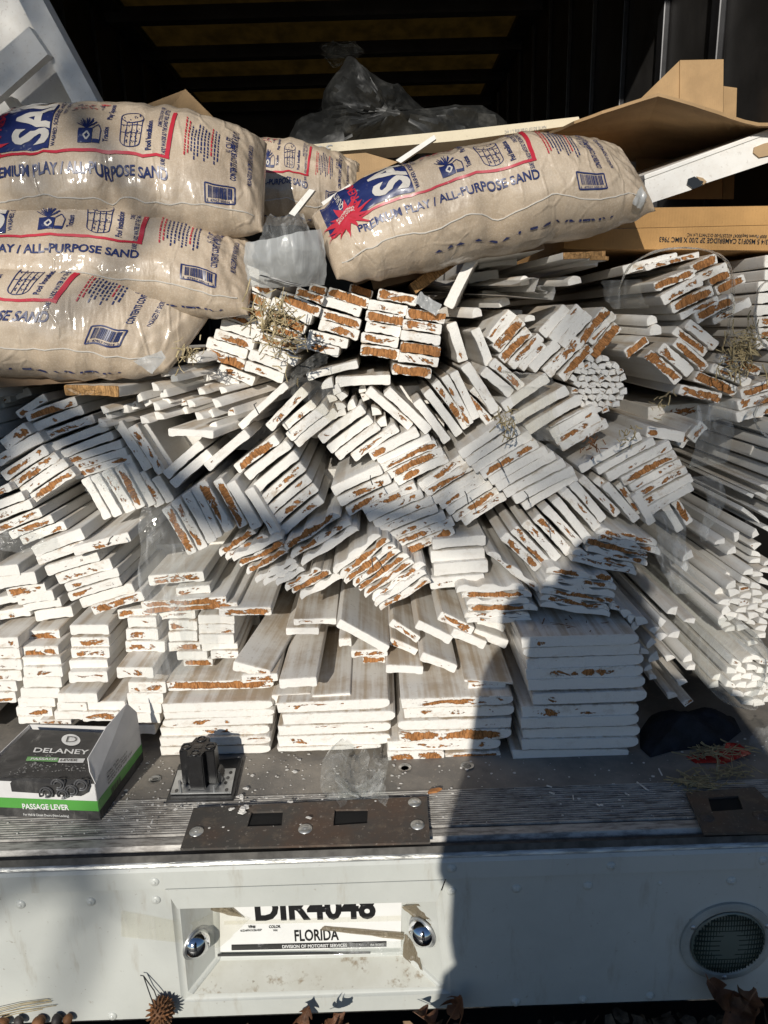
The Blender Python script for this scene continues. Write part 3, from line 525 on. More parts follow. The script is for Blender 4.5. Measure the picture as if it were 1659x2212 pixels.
strips('Z1', 'in the loose bundle of ends at the right edge', '''1270 820 88 54 -4\n1360 836 96 50 -6\n1112 936 92 64 -10\n1250 896 92 58 10\n1346 944 96 58 6\n1424 906 90 56 14\n1236 970 90 54 -14\n1142 1000 96 66 -20\n1250 1036 96 56 4\n1356 1006 90 56 -6\n1436 1042 80 60 -4\n1058 1094 100 62 10\n1146 1084 96 60 12\n1236 1100 90 58 -10\n1358 1082 92 52 -4\n1436 1120 80 60 10\n1060 1172 88 66 -30\n1206 1166 92 52 2\n1312 1140 94 52 -4\n1394 1168 84 56 20
1022 1262 90 66 -42\n1122 1214 100 72 -30\n1226 1238 92 56 10\n1322 1212 96 60 -16\n1412 1272 80 52 6\n1064 1296 92 50 -20\n1104 1342 88 46 -4\n1216 1322 96 56 -18\n1302 1276 80 48 10\n1392 1332 90 56 10\n1386 1402 92 46 -4\n1192 1502 92 42 -8\n1312 1466 92 44 -14\n1440 1220 60 50 10''', grow=1.04, dy=-.01, sj=.004, L=2.0)
strips('Z1', 'in the film-wrapped bundle at the bottom right', '''1170 1652 96 56 10\n1262 1622 92 56 -6\n1342 1602 90 50 0\n1422 1642 84 56 10\n1122 1722 90 56 0\n1212 1714 94 58 16\n1310 1692 94 54 -4\n1402 1722 90 54 6\n1162 1784 92 56 -6\n1262 1772 92 56 8\n1352 1792 92 52 -4\n1432 1802 80 52 10\n1116 1852 86 56 10\n1204 1852 92 56 4\n1302 1852 94 56 -6\n1400 1852 92 54 12\n1182 1932 110 60 4\n1284 1932 90 56 12\n1372 1922 90 52 -8\n1442 1902 70 52 6\n1272 2012 96 56 6\n1372 2012 96 66 -10\n1446 1982 66 56 0\n1470 1720 60 56 0\n1480 1860 60 56 0\n1500 1950 80 60 0\n1490 1620 80 56 0''', grow=1.06, dy=-.03, sj=.003, L=2.0)
_r = random.Random(5); _pts = []
for i in range(9):
    for j in range(9):
        x = 655+(j-4)*41+(i % 2)*20+_r.uniform(-5, 5); y = 850+(i-4)*38+_r.uniform(-5, 5)
        if ((x-655)/155)**2+((y-850)/170)**2 < 1: _pts.append(f'{x:.0f} {y:.0f} 44 36 {_r.uniform(-35, 35):.0f}')
strips('T5', 'in the round bundle of short ends', '\n'.join(_pts), kind='wedge', wear=.2, dy=.012, L=1.6, sj=.002)
cluster('T5', 'in the pale boards running past the right edge', '''1640 120 1860 108 70\n1640 200 1860 190 60\n1600 270 1860 258 60\n1600 340 1860 330 60\n1590 412 1860 402 60\n1590 480 1860 474 60\n1590 548 1860 544 60\n1590 612 1860 610 56''', wear=.3, dy=.05)
cluster('T5', 'deep under the bare-wood door frame piece', '''-60 130 170 110 60 10\n540 132 650 132 34 6\n-120 220 60 200 60 12\n-40 330 120 330 70 10\n40 440 200 440 60 9''', wear=.3, dy=.05, noun='shadowed board')
board_l = cluster('T4', 'slanting from the bare-wood strip down to the stacks', '1302 392 1470 60 62', wear=.12, dy=.0, L=.8, slope=(.15, .05), noun='tall leaning white board')
cluster('T4', 'propped under the right sand bag', '1095 282 1350 100 70', kind='square', wear=.95, end='raw_end', side='brown_side', Y=1.26, L=.8, noun='brown knotty stick')
cluster('T4', 'half hidden below the right sand bag', '''850 250 1160 170 84\n740 250 1100 110 40''', kind='square', wear=.95, end='brown_side', side='brown_side', Y=1.30, L=.8, noun='dark brown stick')
cluster('T5', 'jutting out below the long flat carton', '''440 88 700 76 42\n600 100 718 100 26''', kind='square', wear=.95, end='raw_end', side='white_side', Y=1.20, L=1.2, slope=(-.1, 0), noun='bare-wood frame piece')
cluster('T5', 'lying in the shade above the white channel', '-60 70 330 15 66', kind='square', wear=.95, end='brown_side', side='white_side', Y=1.24, L=1.0, noun='brown-ended plank')
# fillers that show only as dark sides between the stacks
cluster('F', 'deep inside the pile, seen through its gaps', '''60 930 300 925 40\n330 960 560 950 40\n520 930 700 925 40\n760 930 960 925 40\n200 1080 420 1060 40\n620 1040 800 1030 40\n880 1020 1080 1010 40\n1180 980 1400 960 40\n1000 1200 1180 1190 40\n1260 1100 1450 1090 40\n300 1200 500 1190 40\n560 1200 760 1190 40\n40 1250 240 1240 40\n900 1330 1100 1325 50\n640 1330 860 1325 50\n340 1330 560 1325 50\n760 860 980 850 40\n1090 870 1300 860 40\n1400 900 1650 880 40\n100 1000 300 990 40''', Y=1.34, wear=.2, noun='shadowed board')

cluster('S3', 'in the long boards beside the hanging clear strand', '''1690 60 1880 120 70 2\n1690 150 1880 215 60 2\n1680 235 1880 300 60 2\n1690 320 1880 380 60 2\n1700 400 1880 460 60 2\n1690 480 1880 540 60 2\n1700 560 1880 620 60 2''', wear=.3, dy=.0)
cluster('T5', 'behind the torn heap at the right edge', '''1700 690 1900 690 60 6\n1700 760 1900 760 60 6\n1700 830 1900 830 60 6\n1620 1120 1850 1120 60 5\n1660 1190 1850 1200 60 5\n1560 1240 1750 1290 60 4''', wear=.3, dy=.02, noun='pale board')
cluster('T3', 'in the gap at the far left under the bags', '''-150 905 70 890 60 4\n-120 965 60 930 56 4\n-140 1020 20 960 56 3\n60 935 180 890 50 6''', wear=.3, noun='shaded board')
cluster('F', 'in the side stack left of the frame', '\n'.join(f'{-330+(k*37)%26} {850+k*31} {-20-(k*53)%30} {848+k*31} 28' for k in range(24)), wear=.3, Y=1.16)
# white vinyl channel
def channel():
    bm = bmesh.new(); prof = [(130, 262), (270, 215), (300, 222), (286, 260), (272, 300), (300, 310), (345, 312), (350, 296), (318, 288), (305, 268), (330, 262), (392, 268), (398, 300), (382, 348), (300, 340), (70, 318)]
    P = [at(*F('T5', *p), 1.2) for p in prof]; d = V((-.18, 1, .05)); n = len(P); th = .0022
    A = [bm.verts.new(p) for p in P]; B = [bm.verts.new(p+d*.9) for p in P]
    for i in range(n-1): bm.faces.new((A[i], A[i+1], B[i+1], B[i]))
    bmesh.ops.solidify(bm, geom=bm.faces[:], thickness=th)
    tag(obj('vinyl_channel', bm, 'white_side'), 'white plastic channel with a curled hook edge, among loose strips', 'channel')
channel()

# ------------------------------------------------------------------ the truck
ZF = 1.55-.72
YP = .84
truck = empty('box_truck', V((-.22, .86, 0)), 'white box truck with its rear open and loaded with boards', 'truck')
XL, XR, YE, ZC = -1.40, .96, 6.3, 3.2
def tp(name, bm, mat, label=None, parent=truck, smooth=None, **k):
    o = obj(name, bm, mat, parent, smooth=smooth, **k)
    if label: o['label'] = label
    return o
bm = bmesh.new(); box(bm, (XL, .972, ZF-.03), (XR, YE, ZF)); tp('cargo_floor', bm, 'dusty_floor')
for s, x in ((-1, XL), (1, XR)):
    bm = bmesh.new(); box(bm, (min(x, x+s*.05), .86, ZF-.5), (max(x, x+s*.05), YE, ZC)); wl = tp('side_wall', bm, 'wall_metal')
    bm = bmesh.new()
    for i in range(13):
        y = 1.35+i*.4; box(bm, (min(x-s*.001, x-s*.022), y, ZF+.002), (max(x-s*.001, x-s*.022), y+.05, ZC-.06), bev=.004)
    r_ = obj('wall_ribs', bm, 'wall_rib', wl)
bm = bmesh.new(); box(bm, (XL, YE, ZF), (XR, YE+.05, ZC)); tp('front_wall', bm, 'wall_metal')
bm = bmesh.new(); slab(bm, [V((XL+.09, .9, ZC+.03)), V((XR-.09, .9, ZC+.03)), V((XR-.09, YE, ZC+.03)), V((XL+.09, YE, ZC+.03))], .0, V((0, 0, 1)))
bmesh.ops.delete(bm, geom=[bm.faces[:][i] for i in range(1, len(bm.faces))], context='FACES_ONLY'); roof = tp('translucent_roof', bm, 'translucent_roof')
for i in range(10):
    bm = bmesh.new(); y = .95+i*.575; box(bm, (XL+.001, y, ZC-.045), (XR-.001, y+.07, ZC+.026)); obj('roof_bow', bm, 'wall_metal', roof)
for x0, x1 in ((XL-.05, XL+.09), (XR-.09, XR+.05)):
    bm = bmesh.new(); box(bm, (x0, .86, ZC+.002), (x1, YE, ZC+.06)); obj('roof_edge', bm, 'wall_metal', roof)
# ribbed rear sill
bm = bmesh.new(); n = 17; y0, y1 = .887, .9715; pr = [(y0-.022, ZF-.006), (y0-.018, ZF-.0005), (y0-.003, ZF)]
for i in range(n):
    a = y0+(y1-y0)*i/n; p = (y1-y0)/n; pr += [(a+p*.12, ZF-.0022), (a+p*.36, ZF-.0022), (a+p*.48, ZF+.0016), (a+p*.92, ZF+.0016)]
pr += [(y1, ZF-.001), (y1, ZF-.05), (y0-.022, ZF-.05)]
def extr(bm, pr, xa, xb, cap=True):
    A = [bm.verts.new((xa, y, z)) for y, z in pr]; B = [bm.verts.new((xb, y, z)) for y, z in pr]
    for i in range(len(pr)): j = (i+1) % len(pr); bm.faces.new((A[i], B[i], B[j], A[j]))
    if cap: bm.faces.new(A); bm.faces.new(B[::-1])
    bmesh.ops.recalc_face_normals(bm, faces=bm.faces[:])
extr(bm, pr, XL, XR)
for f in bm.faces:
    if len(f.verts) == 4 and max(v.co.z for v in f.verts) < ZF-.0015 and f.calc_center_median().y > y0: f.material_index = 1
tp('ribbed_sill', bm, None, mats=['ribbed_aluminium', 'dark_gap'])
# rolled rail and dark channel under it
bm = bmesh.new(); extr(bm, [(.852+.011*math.cos(a), ZF-.016+.009*math.sin(a)) for a in [i*math.pi/6 for i in range(12)]], XL, XR); tp('edge_rail', bm, 'worn_rail', smooth=.8)
bm = bmesh.new(); box(bm, (XL, .858, ZF-.06), (XR, .866, ZF-.008)); tp('rail_back', bm, 'dark_gap')
zf0 = at(600, 1866, .842).z; zc = at(600, 1911, YP-.004).z; zb = at(400, 2197, YP).z
bm = bmesh.new(); extr(bm, [(.8585, zf0-.004), (.8585, zf0+.0015), (.840, zf0+.001), (.8365, zf0-.003), (YP-.0045, zc), (YP-.001, zc), (YP+.001, zf0-.006)], XL, XR); tp('upper_flange', bm, 'truck_white')
bm = bmesh.new(); box(bm, (XL, .8595, zf0-.02), (XR, .864, ZF-.062)); tp('dark_channel', bm, 'dark_gap')  # plain dark strip closing the channel behind the flange
bm = bmesh.new(); extr(bm, [(.843, zf0+.0018), (.858, zf0+.004), (.858, ZF-.028), (.8505, ZF-.030), (.850, zf0+.014)], XL, XR); tp('dark_infill', bm, 'dark_gap')  # dark coloured infill of the gap between flange and rail
# lower panel with its number plate recess
TL, TR, BL, BR = at(380, 1960, YP), at(948, 1944, YP), at(400, 2158, YP), at(966, 2140, YP)
YB2 = YP+.052
bTL, bTR, bBL, bBR = at(466, 1952, YB2), at(872, 1944, YB2), at(472, 2066, YB2), at(872, 2056, YB2)
zt = zc
bm = bmesh.new()
def poly(pts, mi=0):
    f = bm.faces.new([bm.verts.new(p) for p in pts]); f.material_index = mi; return f
P = lambda x, z: V((x, YP, z))
poly([P(XL, zb), P(BL.x-.003, zb), BL, TL, P(TL.x-.012, zt), P(XL, zt)])
poly([P(BR.x+.003, zb), P(XR, zb), P(XR, zt), P(TR.x+.012, zt), TR, BR])
poly([P(BL.x-.003, zb), P(BR.x+.003, zb), BR, BL])
poly([TL, BL, bBL, bTL]); poly([BR, TR, bTR, bBR]); poly([bTL, bBL, bBR, bTR]); poly([BL, BR, bBR, bBL], 1)
poly([P(XL, zb), P(XL, zb)+V((0, .06, 0)), P(XR, zb)+V((0, .06, 0)), P(XR, zb)])
bmesh.ops.remove_doubles(bm, verts=bm.verts[:], dist=.0001); bmesh.ops.recalc_face_normals(bm, faces=bm.faces[:])
for f in bm.faces:
    if f.normal.y > .3 : f.normal_flip()
ed = [e for e in bm.edges if len(e.link_faces) == 2 and e.calc_face_angle(0) > .2]
bmesh.ops.bevel(bm, geom=ed, offset=.006, segments=3, affect='EDGES')
tp('bumper_panel', bm, None, mats=['truck_white', 'stained_ledge'], smooth=.6)
bm = bmesh.new(); slab(bm, [V((TL.x+.004, YP-.006, TL.z+.003)), V((TR.x-.004, YP-.006, TR.z+.003)), V((TR.x+.008, YP-.0052, zc-.001)), V((TL.x-.010, YP-.0052, zc-.001))], .003, V((0, -1, 0))); tp('plate_flange', bm, 'truck_white')
# number plate paper
Yq = YB2-.004
qa, qb, qc, qd = at(476, 2056, Yq), at(866, 2047, Yq), at(868, 1938, Yq), at(474, 1940, Yq)
bm = bmesh.new(); slab(bm, [qa, qb, qc, qd], .0012, V((0, -1, 0))); plate = tp('number_plate', bm, 'plate_paper', 'white paper number plate under torn tape')
def on(px, py, e=.0008): return at(px, py, Yq-e)
upz = V((0, 0, 1))
bm = bmesh.new(); h = 30/1533*1.16/math.cos(R(47))
words(bm, 'DIR4048', on(552, 1987), on(812, 1982), upz, .046, bold=.05)
words(bm, 'VIN#', on(536, 2005), on(552, 2004.5), upz, .0052, bold=.04); words(bm, '4UZA4FF41XCB61820*', on(519, 2013), on(566, 2011), upz, .004); words(bm, 'COLOR', on(581, 2005), on(606, 2004.5), upz, .0052, bold=.04); words(bm, 'WHI', on(590, 2012), on(599, 2012), upz, .004)
words(bm, 'FLORIDA', on(637, 2033), on(732, 2030), upz, .0215, bold=.03)
slab(bm, [on(500, 2053, .0006), on(835, 2045, .0006), on(835, 2033, .0006), on(500, 2041, .0006)], .0003, V((0, -1, 0)))
obj('plate_lettering', bm, 'black_ink', plate)
bm = bmesh.new(); words(bm, 'DIVISION OF MOTORIST SERVICES', on(610, 2048.3, .0011), on(750, 2045, .0011), upz, .0062, bold=.03); words(bm, '(Rev. 06/2011)', on(800, 2043, .0011), on(828, 2042.4, .0011), upz, .004); obj('plate_small_lettering', bm, 'white_ink', plate)
bm = bmesh.new(); slab(bm, [at(470, 2066, Yq-.001), at(800, 2060, Yq-.001), at(800, 2057, Yq-.001), at(470, 2061, Yq-.001)], .0005, V((0, -1, 0))); tp('plate_bottom_edge', bm, 'black_ink')
# tape over the plate
def sheet(bm, pts, n=10, amp=.002, freq=30, seed=0, off=V((0, 0, 0))):
    """a soft four-cornered sheet with ripples: corners p0 p1 p2 p3 in turn"""
    a, b, c, d = [V(p) for p in pts]; nn = (b-a).cross(d-a).normalized(); g = []
    for i in range(n+1):
        row = []
        for j in range(n+1):
            u, v = i/n, j/n; p = a*(1-u)*(1-v)+b*u*(1-v)+c*u*v+d*(1-u)*v
            row.append(bm.verts.new(p+off+nn*amp*(noise.noise(V((u*freq*.1+seed, v*freq*.1, seed*3.1)))+.4*noise.noise(V((u*freq*.3, v*freq*.3, seed))))))
        g.append(row)
    for i in range(n):
        for j in range(n): bm.faces.new((g[i][j], g[i+1][j], g[i+1][j+1], g[i][j+1]))
bm = bmesh.new(); sheet(bm, [at(261, 2024, YP-.002), at(392, 2037, YP-.002), at(382, 1990, YP-.002), at(262, 1967, YP-.002)], 6, .0004); tp('tape_strip', bm, 'clear_tape')
bm = bmesh.new(); sheet(bm, [at(400, 2000, YP+.01), at(480, 1965, Yq-.004), at(540, 1985, Yq-.004), at(470, 2050, Yq-.006)], 8, .004, 40, 2); tp('tape_strip', bm, 'clear_tape')
bm = bmesh.new(); sheet(bm, [at(455, 1968, YP+.03), at(530, 1985, Yq-.003), at(500, 1960, Yq-.003), at(455, 1955, YP+.03)], 8, .003, 40, 4); tp('tape_strip', bm, 'dirty_tape')
bm = bmesh.new(); sheet(bm, [at(868, 1958, Yq-.003), at(925, 2010, YP+.014), at(935, 1990, YP+.014), at(905, 1952, YP+.03)], 8, .004, 40, 5); tp('tape_strip', bm, 'dirty_tape', 'brown dirty tape at the plate corner')
bm = bmesh.new(); sheet(bm, [at(872, 2072, Yq-.002), at(920, 2110, YP+.02), at(892, 2030, Yq-.006), at(872, 2020, Yq-.003)], 8, .005, 40, 6); tp('tape_strip', bm, 'dirty_tape')
bm = bmesh.new(); sheet(bm, [at(690, 2010, Yq-.0025), at(872, 2030, Yq-.004), at(872, 2016, Yq-.004), at(700, 2001, Yq-.0025)], 8, .002, 40, 7); tp('tape_strip', bm, 'dirty_tape')
bm = bmesh.new(); sheet(bm, [at(700, 2056, Yq-.003), at(870, 2066, Yq-.005), at(872, 2035, Yq-.004), at(740, 2036, Yq-.003)], 10, .004, 60, 8); tp('tape_strip', bm, 'clear_film')
bm = bmesh.new(); sheet(bm, [at(484, 1998, Yq-.002), at(866, 1990, Yq-.002), at(866, 1978, Yq-.002), at(484, 1990, Yq-.002)], 6, .0006, 60, 9); tp('tape_strip', bm, 'clear_tape')
# plate lamps
for c, nrm in (((TL+BL+bTL+bBL)/4+V((-.004, -.004, .004)), (bBL-TL).cross(BL-TL)), ((TR+BR+bTR+bBR)/4+V((.0, -.003, .012)), (BR-TR).cross(bBR-TR))):
    nrm = nrm.normalized()
    if nrm.y > 0: nrm = -nrm
    bm = bmesh.new(); dome(bm, c+nrm*.002, nrm, .021, .019, 20, 7); dome_ = tp('plate_lamp', bm, 'chrome', smooth=1.2)
    bm = bmesh.new(); a = nrm.orthogonal().normalized(); b = nrm.cross(a); tube(bm, [c+nrm*.0015+(a*math.cos(t)+b*math.sin(t))*.0225 for t in [2*math.pi*k/24 for k in range(25)]], .0022, 6, False); obj('lamp_ring', bm, 'galvanised', dome_, smooth=1)
# panel rivets
RV = [(45, 1953), (196, 1947), (337, 1943), (334, 1904), (975, 1924), (1116, 1919), (1270, 1913), (1426, 1908), (1580, 1902), (1320, 1870), (1648, 1858), (976, 1875), (243, 2194), (1114, 2164), (1259, 2158), (1404, 2151), (1546, 2145), (515, 1899, .5)]
for r in RV:
    k = .5 if len(r) > 2 or r[:2] == (1426, 1908) else 1
    y = YP-.0035 if (r[1] < 1895 or r[:2] == (334, 1904)) else YP; c = at(r[0], r[1], y); bm = bmesh.new(); dome(bm, c, V((0, -1, .1)), .0072*k, .0035*k, 16, 4); dome(bm, c+V((0, -.0033*k, 0)), V((0, -1, .1)), .0028*k, .0014*k, 10, 3); tp('rivet', bm, 'truck_white', smooth=1)
# round reversing light
c = at(1569, 2031, YP); dep = (c-CAM_POS).dot(FW); ro, ri = 101/1533*dep, 81/1533*dep
bm = bmesh.new(); N = 48; rings = []
for rr, yy in ((ro, 0), (ro, -.004), (ro-.004, -.006), (ri+.003, -.006), (ri, -.004), (ri, .012)): rings.append([bm.verts.new(c+V((math.cos(2*math.pi*k/N)*rr, yy, math.sin(2*math.pi*k/N)*rr))) for k in range(N)])
for a, b in zip(rings, rings[1:]):
    for k in range(N): bm.faces.new((a[k], a[(k+1) % N], b[(k+1) % N], b[k]))
bmesh.ops.recalc_face_normals(bm, faces=bm.faces[:]); lamp = tp('reversing_light', bm, 'rubber_grey', 'round unlit light in a grey rubber ring', smooth=.5)
bm = bmesh.new(); dome(bm, c+V((0, -.0045, 0)), V((0, -1, 0)), ri-.001, .005, 48, 8); obj('lens', bm, 'lens_glass', lamp, smooth=1)
bm = bmesh.new()
for i in range(13):
    z = -ri+ri*2*(i+.5)/13; hw = math.sqrt(max(0, (ri*.93)**2-z*z)); yy = -.0045-.005*math.sqrt(max(0, 1-(z/ri)**2))*.6
    if hw > .004:
        box(bm, (c.x-hw, c.y+yy-.0018, c.z+z-.0009), (c.x+hw, c.y+yy+.002, c.z+z+.0009))
for i in range(27):
    x = -ri+ri*2*(i+.5)/27; hw = math.sqrt(max(0, (ri*.93)**2-x*x))
    if hw > .004: box(bm, (c.x+x-.0006, c.y-.0088, c.z-hw), (c.x+x+.0006, c.y-.004, c.z+hw))
obj('lens_grid', bm, 'lens_dark', lamp)
for a in (150, 28, 270):
    bm = bmesh.new(); dome(bm, c+V((math.cos(R(a))*(ro+ri)/2, -.006, math.sin(R(a))*(ro+ri)/2)), V((0, -1, 0)), .0042, .002, 12, 3); obj('screw', bm, 'galvanised', lamp, smooth=1)
# hinge plates set in the sill
def holed_plate(name, quad, holes, z, label):
    """steel plate: quad and holes in photo pixels on the sill"""
    z1 = z; q = [onz(*p, z1) for p in quad]; bm = bmesh.new()
    y_f = sum(p.y for p in q[2:])/2; y_b = sum(p.y for p in q[:2])/2
    hs = [[onz(*p, z1) for p in h] for h in holes]; hs.sort(key=lambda h: h[0].x)
    edge = [(q[0], q[3])]
    for h in hs: edge += [(h[0], h[3], h), (h[1], h[2], h)]
    edge += [(q[1], q[2])]
    vt = []
    def lerp(a, b, t): return a+(b-a)*t
    def onedge(p, a, b):  # project x on line a-b
        t = (p.x-a.x)/(b.x-a.x); return lerp(a, b, t)
    cols = [(q[0], None, None, q[3])]
    for h in hs:
        cols += [(onedge(h[0], q[0], q[1]), h[0], h[3], onedge(h[3], q[3], q[2])), (onedge(h[1], q[0], q[1]), h[1], h[2], onedge(h[2], q[3], q[2]))]
    cols += [(q[1], None, None, q[2])]
    F_ = lambda pts: slab(bm, pts, .0035, V((0, 0, 1)))
    for i in range(len(cols)-1):
        A, B = cols[i], cols[i+1]; inside = i % 2 == 1
        if inside: F_([A[3], B[3], B[2], A[2]]); F_([A[1], B[1], B[0], A[0]])
        else:
            l = [A[3]]+[B[3]]+([B[2], B[1]] if B[1] else [])+[B[0], A[0]]+([A[1], A[2]] if A[1] else []); F_(l)
    bmesh.ops.recalc_face_normals(bm, faces=bm.faces[:])
    o = tp(name, bm, 'rusty_steel', label)
    for h in hs:
        bm = bmesh.new(); d = V((0, 0, z1-.0030)); slab(bm, [p*1.0+V((0, 0, -.0032)) for p in h], .0002, V((0, 0, 1))); obj('hole', bm, 'void_black', o)
    return o
z7 = lambda *p: F('Z7', *p)
t2 = lambda x, y: (829.5+.5*x, 1536+.5*y)
hp = holed_plate('hinge_plate', [z7(245, 498), z7(1630, 430), z7(1650, 702), z7(165, 742)], [[z7(590, 522), z7(776, 516), z7(768, 604), z7(562, 610)], [z7(1082, 508), z7(1280, 506), z7(1276, 590), z7(1074, 604)]], ZF+.0075, 'rusty steel plate with two rectangular holes')
hp2 = holed_plate('hinge_plate', [t2(1305, 352), t2(1600, 328), t2(1800, 520), t2(1382, 528)], [[t2(1400, 374), t2(1530, 366), t2(1552, 424), t2(1416, 434)]], ZF+.0075, 'brown rusty plate with one hole in the shade')
for p, par in ((z7(1558, 466), hp), (z7(1575, 600), hp), (z7(908, 624), hp), (z7(262, 640), hp), (t2(1395, 458), hp2), (t2(1625, 452), hp2)):
    bm = bmesh.new(); c = onz(*p, ZF+.0077); dome(bm, c, V((0, 0, 1)), .0105, .0032, 18, 4); dome(bm, c+V((0, 0, .0028)), V((0, 0, 1)), .0045, .0016, 12, 3); obj('bolt', bm, 'worn_rail' if par is hp else 'rusty_steel', par, smooth=1)
for p, s in ((z7(1500, 264), .011), (t2(90, 245), .011), (t2(360, 237), .011), (F('Z6', 1445, 640), .010), (z7(18, 326), .008)):
    bm = bmesh.new(); c = onz(*p, ZF+.0006); N = 16; a = [bm.verts.new(c+V((math.cos(k*math.pi/8)*s*.62, math.sin(k*math.pi/8)*s*.62, 0))) for k in range(N)]; b = [bm.verts.new(c+V((math.cos(k*math.pi/8)*s, math.sin(k*math.pi/8)*s, 0.0012))) for k in range(N)]; bm.faces.new(a)
    for f in bm.faces: f.material_index = 1
    for k in range(N): bm.faces.new((a[k], a[(k+1) % N], b[(k+1) % N], b[k]))
    tp('floor_screw_hole', bm, None, mats=['worn_rail', 'black_ink'])
# black rear step under the panel
zs = zb-.022
bm = bmesh.new(); box(bm, (XL+.1, .55, zs-.05), (XR-.02, .795, zs), bev=.006)
for i in range(60):
    x = XL+.15+i*.036; box(bm, (x, .60, zs+.0005), (x+.014, .775, zs+.010), bev=.003)
tp('rear_step', bm, 'chipped_step', smooth=.6)
bm = bmesh.new(); box(bm, (XL+.1, .80, zs-.10), (XR-.02, .90, zs-.052)); tp('frame_beam', bm, 'wall_metal')
# ground
bm = bmesh.new(); gv = [bm.verts.new(p) for p in ((-60, -60, 0), (60, -60, 0), (60, 60, 0), (-60, 60, 0))]; bm.faces.new(gv); tag(obj('ground', bm, 'asphalt'), kind='structure')

# ------------------------------------------------------------------ sand bags
def print_art():
    """printing of a sand bag in face units U (length, -.5..+.5), Vv (height, -.5..+.5); returns {ink: bmesh}"""
    lay = {'navy_ink': .0, 'red_ink': .0004, 'pale_ink': .0008}
    class Book(dict):
        part = 'panel'
        def __missing__(s, ink): return s.setdefault_((s.part, ink))
        def setdefault_(s, k):
            if not dict.__contains__(s, k): dict.__setitem__(s, k, bmesh.new())
            return dict.__getitem__(s, k)
    A = Book()
    asp = 2.2
    def rect(ink, u0, v0, u1, v1, z=0): 
        b = A[ink]; b.faces.new([b.verts.new(p) for p in ((u0, v0, lay[ink]+z), (u1, v0, lay[ink]+z), (u1, v1, lay[ink]+z), (u0, v1, lay[ink]+z))])
    def line(ink, pts, wd, z=0):
        b = A[ink]
        for (a, c), (d, e) in zip(pts, pts[1:]):
            dx, dy = (d-a)*asp, e-c; l = math.hypot(dx, dy) or 1; nx, ny = -dy/l*wd/2/asp, dx/l*wd/2
            b.faces.new([b.verts.new((p[0], p[1], lay[ink]+z)) for p in ((a-nx, c-ny), (d-nx, e-ny), (d+nx, e+ny), (a+nx, c+ny))])
    def word(ink, s, u, v, ulen, cap, rot=0, bold=.02, z=0, shear=0):
        """ulen in face units of the running direction; cap in units of the other"""
        vs, fs, wd = text2d(s, bold, shear); b = A[ink]; bv = []
        for x, y in vs:
            a, c = x/wd*ulen, y*cap
            if rot == 0: p = (u+a, v+c)
            elif rot == 90: p = (u-c/asp, v+a*1.0)
            else: p = (u-a, v-c)
            bv.append(b.verts.new((p[0], p[1], lay[ink]+z)))
        for f in fs:
            try: b.faces.new([bv[i] for i in f])
            except ValueError: pass
    A.part = 'brand_panel'
    rect('navy_ink', -.5, .06, -.205, .5)
    word('pale_ink', 'SAND', -.215, .10, .80, .26, 90, .045)
    word('red_ink', 'PREMIUM', -.375, .18, .46, .06, 90, .03); word('pale_ink', 'QUALITY', -.43, .22, .26, .035, 90)
    A.part = 'red_frame'
    rect('red_ink', -.5, .022, .19, .044); line('red_ink', [(.182, .036), (.196, .44)], .03)
    A.part = 'main_lettering'
    word('navy_ink', 'PREMIUM PLAY / ALL-PURPOSE SAND', -.414, -.115, .60, .072, 0, .035)
    A.part = 'starburst'
    star = []
    for k in range(28):
        a = 2*math.pi*k/28+.1; r = (.19 if k % 4 == 0 else .15) if k % 2 == 0 else .085; star.append((-.432+r*math.cos(a)/asp*1.1, .10+r*math.sin(a)*1.15, .0010))
    b = A['red_ink']; cvt = b.verts.new((-.432, .10, .0010)); sv = [b.verts.new(p) for p in star]
    for i in range(28): b.faces.new((cvt, sv[i], sv[(i+1) % 28]))
    word('pale_ink', 'GREAT FOR', -.402, .135, .06, .03, 180, .03, .0006); word('pale_ink', 'SANDBOXES', -.399, .175, .066, .03, 180, .03, .0006)
    A.part = 'fine_print'
    for i, (s, v0, ln) in enumerate((('WASHED, SCREENED AND TESTED', .08, .60), ('INERT, NON-TOXIC', .38, .24))): word('navy_ink', s, -.186+i*.022, v0, ln, .030, 90, .015)
    # traction picture, drum picture, playground scribble
    A.part = 'traction_picture'
    rect('navy_ink', -.108, .085, -.062, .20); rect('navy_ink', -.06, .085, -.037, .115)
    line('navy_ink', [(-.062, .20), (-.045, .235), (-.034, .19), (-.036, .13), (-.037, .10)], .007)
    for k in range(16): a = .5+k*.14; line('navy_ink', [(-.082, .20), (-.082+.028*math.cos(a)*(1+.3*(k % 3)), .20+.085*math.sin(a)*(1+.25*(k % 2)))], .006)
    line('pale_ink', [(-.080, .11), (-.070, .14), (-.078, .17), (-.090, .14), (-.080, .11)], .012)
    word('navy_ink', 'Traction', -.010, .105, .12, .038, 90, .03)
    A.part = 'drum_picture'
    def ell(u0, v0, a, c, n=22, t0=0, t1=2*math.pi): return [(u0+a*math.cos(t0+(t1-t0)*k/n), v0+c*math.sin(t0+(t1-t0)*k/n)) for k in range(n+1)]
    line('navy_ink', ell(.060, .335, .036, .05), .006); line('navy_ink', [(.024, .335), (.030, .12)], .006); line('navy_ink', [(.096, .335), (.092, .12)], .006); line('navy_ink', ell(.061, .12, .031, .045, 12, math.pi, 2*math.pi), .006)
    for k in (.19, .26): line('navy_ink', [(.027, k), (.094, k+.01)], .005)
    for k in (.045, .062, .078): line('navy_ink', [(k, .29), (k, .08)], .005)
    rg = random.Random(3)
    for k in range(46):
        u, v = rg.uniform(.032, .09), rg.uniform(.1, .36); line('navy_ink', [(u, v), (u+rg.uniform(-.006, .006), v+rg.uniform(-.014, .014))], .006)
    word('navy_ink', 'Pool Installation', .128, .075, .245, .040, 90, .03)
